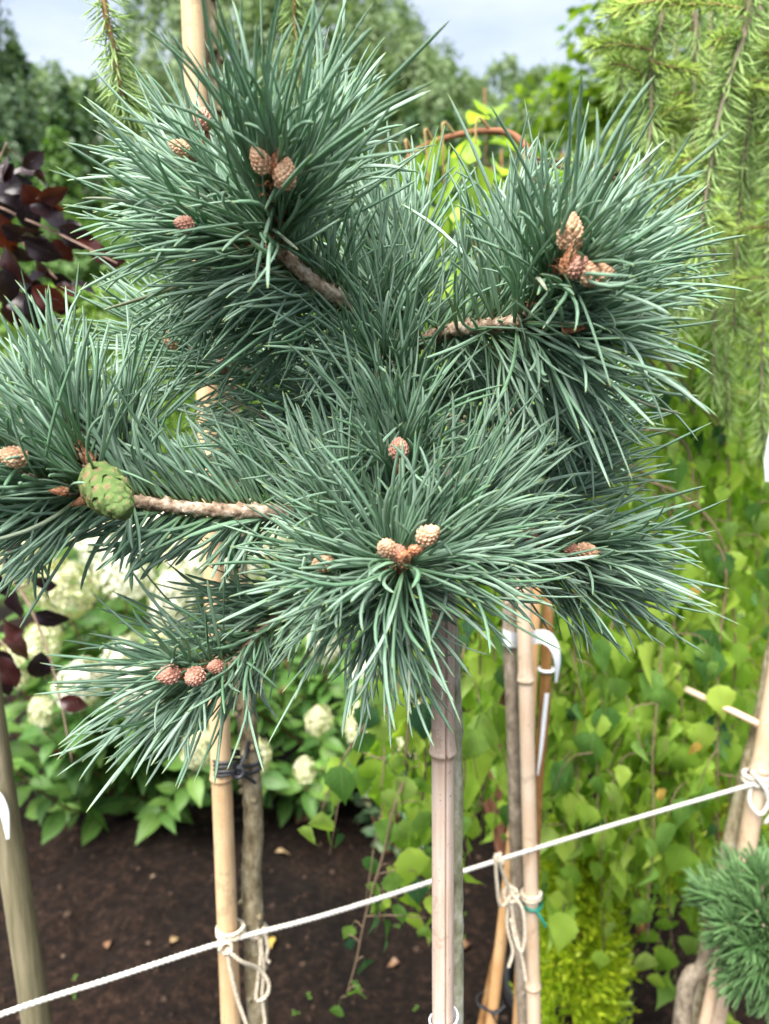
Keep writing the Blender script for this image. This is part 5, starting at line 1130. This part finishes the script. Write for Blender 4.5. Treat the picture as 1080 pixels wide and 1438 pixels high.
for a in [('willow', -25, -60, 24, .9, 'grey-green tree cut by the upper left corner'), ('spruce', 52, 62, 26, 1.0, 'dark conifer at the left with pointed top under the sky'), ('spruce', 108, 112, 30, 1.1, 'dark conifer just right of the tallest left one'), ('spruce', 5, 140, 20, 1.0, 'dark conifer low at the left edge behind purple leaves'), ('spruce', 150, 118, 34, 1.1, 'dark far conifer below the larch twig tip'),
          ('birch', 190, 130, 36, 1.0, 'far pale tree left of the tall birches'), ('birch', 262, -30, 30, .85, 'tall pale birch behind the tan cane top'), ('birch', 350, -60, 33, .9, 'tall birch above the upper left needles'), ('birch', 430, -70, 31, .95, 'tallest pale birch at the top centre'), ('birch', 505, -30, 35, .85, 'airy birch right of the top centre one'), ('birch', 545, 10, 42, .8, 'slender far birch at the edge of the central sky gap'),
          ('birch', 585, 58, 34, .9, 'rounded green tree left in the central sky gap'), ('birch', 640, 112, 44, .9, 'distant tree low in the central sky gap'), ('birch', 700, 92, 46, .9, 'distant tree under the right of the sky gap'), ('birch', 762, 96, 44, .9, 'distant tree beside the olive tree edge'), ('spruce', 625, 160, 30, 1.1, 'dark conifer behind the arching branch'), ('spruce', 680, 175, 28, 1.1, 'dark conifer behind the lime shrub'), ('spruce', 575, 150, 31, 1.0, 'dark conifer between the two upper pine heads'),
          ('larch', 100, 185, 15, 1.05, 'feathery green conifer behind the purple leaves'), ('larch', 190, 205, 16, 1.1, 'feathery green conifer left of the upper pine head'), ('larch', 30, 230, 14, 1.1, 'feathery conifer at the left edge'), ('larch', 290, 190, 17, 1.2, 'feathery conifer behind the upper left pine head'), ('fern', 110, 300, 11, 1.3, 'bushy bright tree low behind the purple leaves'), ('fern', 205, 320, 10.5, 1.3, 'bushy bright tree above the clipped hedge'), ('fern', 20, 330, 10, 1.3, 'bushy bright tree at far left'),
          ('birch', 75, 98, 42, 1.1, 'pale far tree showing between the two left dark conifers'), ('birch', 128, 120, 44, 1.2, 'pale far tree low behind the larch twig'), ('larch', 165, 132, 38, 1.2, 'soft far conifer left of the upper pine head'), ('birch', 225, 95, 40, 1.0, 'pale far tree just left of the tan cane top'), ('birch', 610, 95, 40, 1.0, 'pale far tree near the arching branch top'),
          ('larch', 400, 180, 18, 1.2, 'green conifer hidden behind the upper boughs'), ('larch', 500, 190, 19, 1.2, 'green conifer behind the pine centre'), ('spruce', 740, 220, 24, 1.2, 'dark conifer behind the right pine head'), ('broad', 850, 150, 22, 1.1, 'green tree behind the olive tree'), ('broad', 960, 60, 20, 1.1, 'green tree behind the weeping larch'), ('broad', 1060, 40, 18, 1.1, 'green tree behind the right edge larch'),
          ('olive', 905, -120, 6.5, .95, 'olive green tree with sky gaps beside the larch'), ('olive', 1000, -60, 7.0, 1.0, 'olive green tree behind the larch strands'), ('birch', 1080, 0, 9.0, .9, 'pale tree behind the right edge strands')]: far_tree(*a)
# clipped hedge
hx0, hx1 = P(40, 430, 8.0).x, P(260, 430, 8.0).x
hd = thing('clipped_hedge', ((hx0+hx1)/2, 8.0, 0), 'bright green clipped hedge low between purple leaves and pine', 'hedge')
n = 26000; r_ = np.random.default_rng(3); ht = P(150, 412, 8.0).z
p = np.stack([r_.uniform(hx0-1.2, hx1+2, n), 8.0 + r_.uniform(-.35, .35, n), r_.uniform(0, ht, n)], 1); side = r_.random(n) < .6
p[side, 1] = 7.65 + r_.normal(0, .035, side.sum()); tp_ = ~side & (r_.random(n) < .6); p[tp_, 2] = ht + r_.normal(0, .03, tp_.sum())
p[:, 1] += .05*np.sin(p[:, 0]*9); nm = unit(np.where(side[:, None], [0, -1, .5], [0, -.2, 1]) + r_.normal(0, .5, (n, 3))); x_ = unit(np.cross(nm, r_.normal(size=(n, 3)))); y_ = np.cross(nm, x_); s_ = r_.uniform(.02, .05, (n, 1))
v = np.stack([p-x_*s_, p-y_*s_*.5, p+x_*s_, p+y_*s_*.5], 1).reshape(-1, 3)
obj('foliage', mesh('hedge_foliage', v, np.arange(n)[:, None]*4 + np.arange(4)[None], M_HEDGE, np.tile([(.2, .3)], (n*4, 1))), hd)
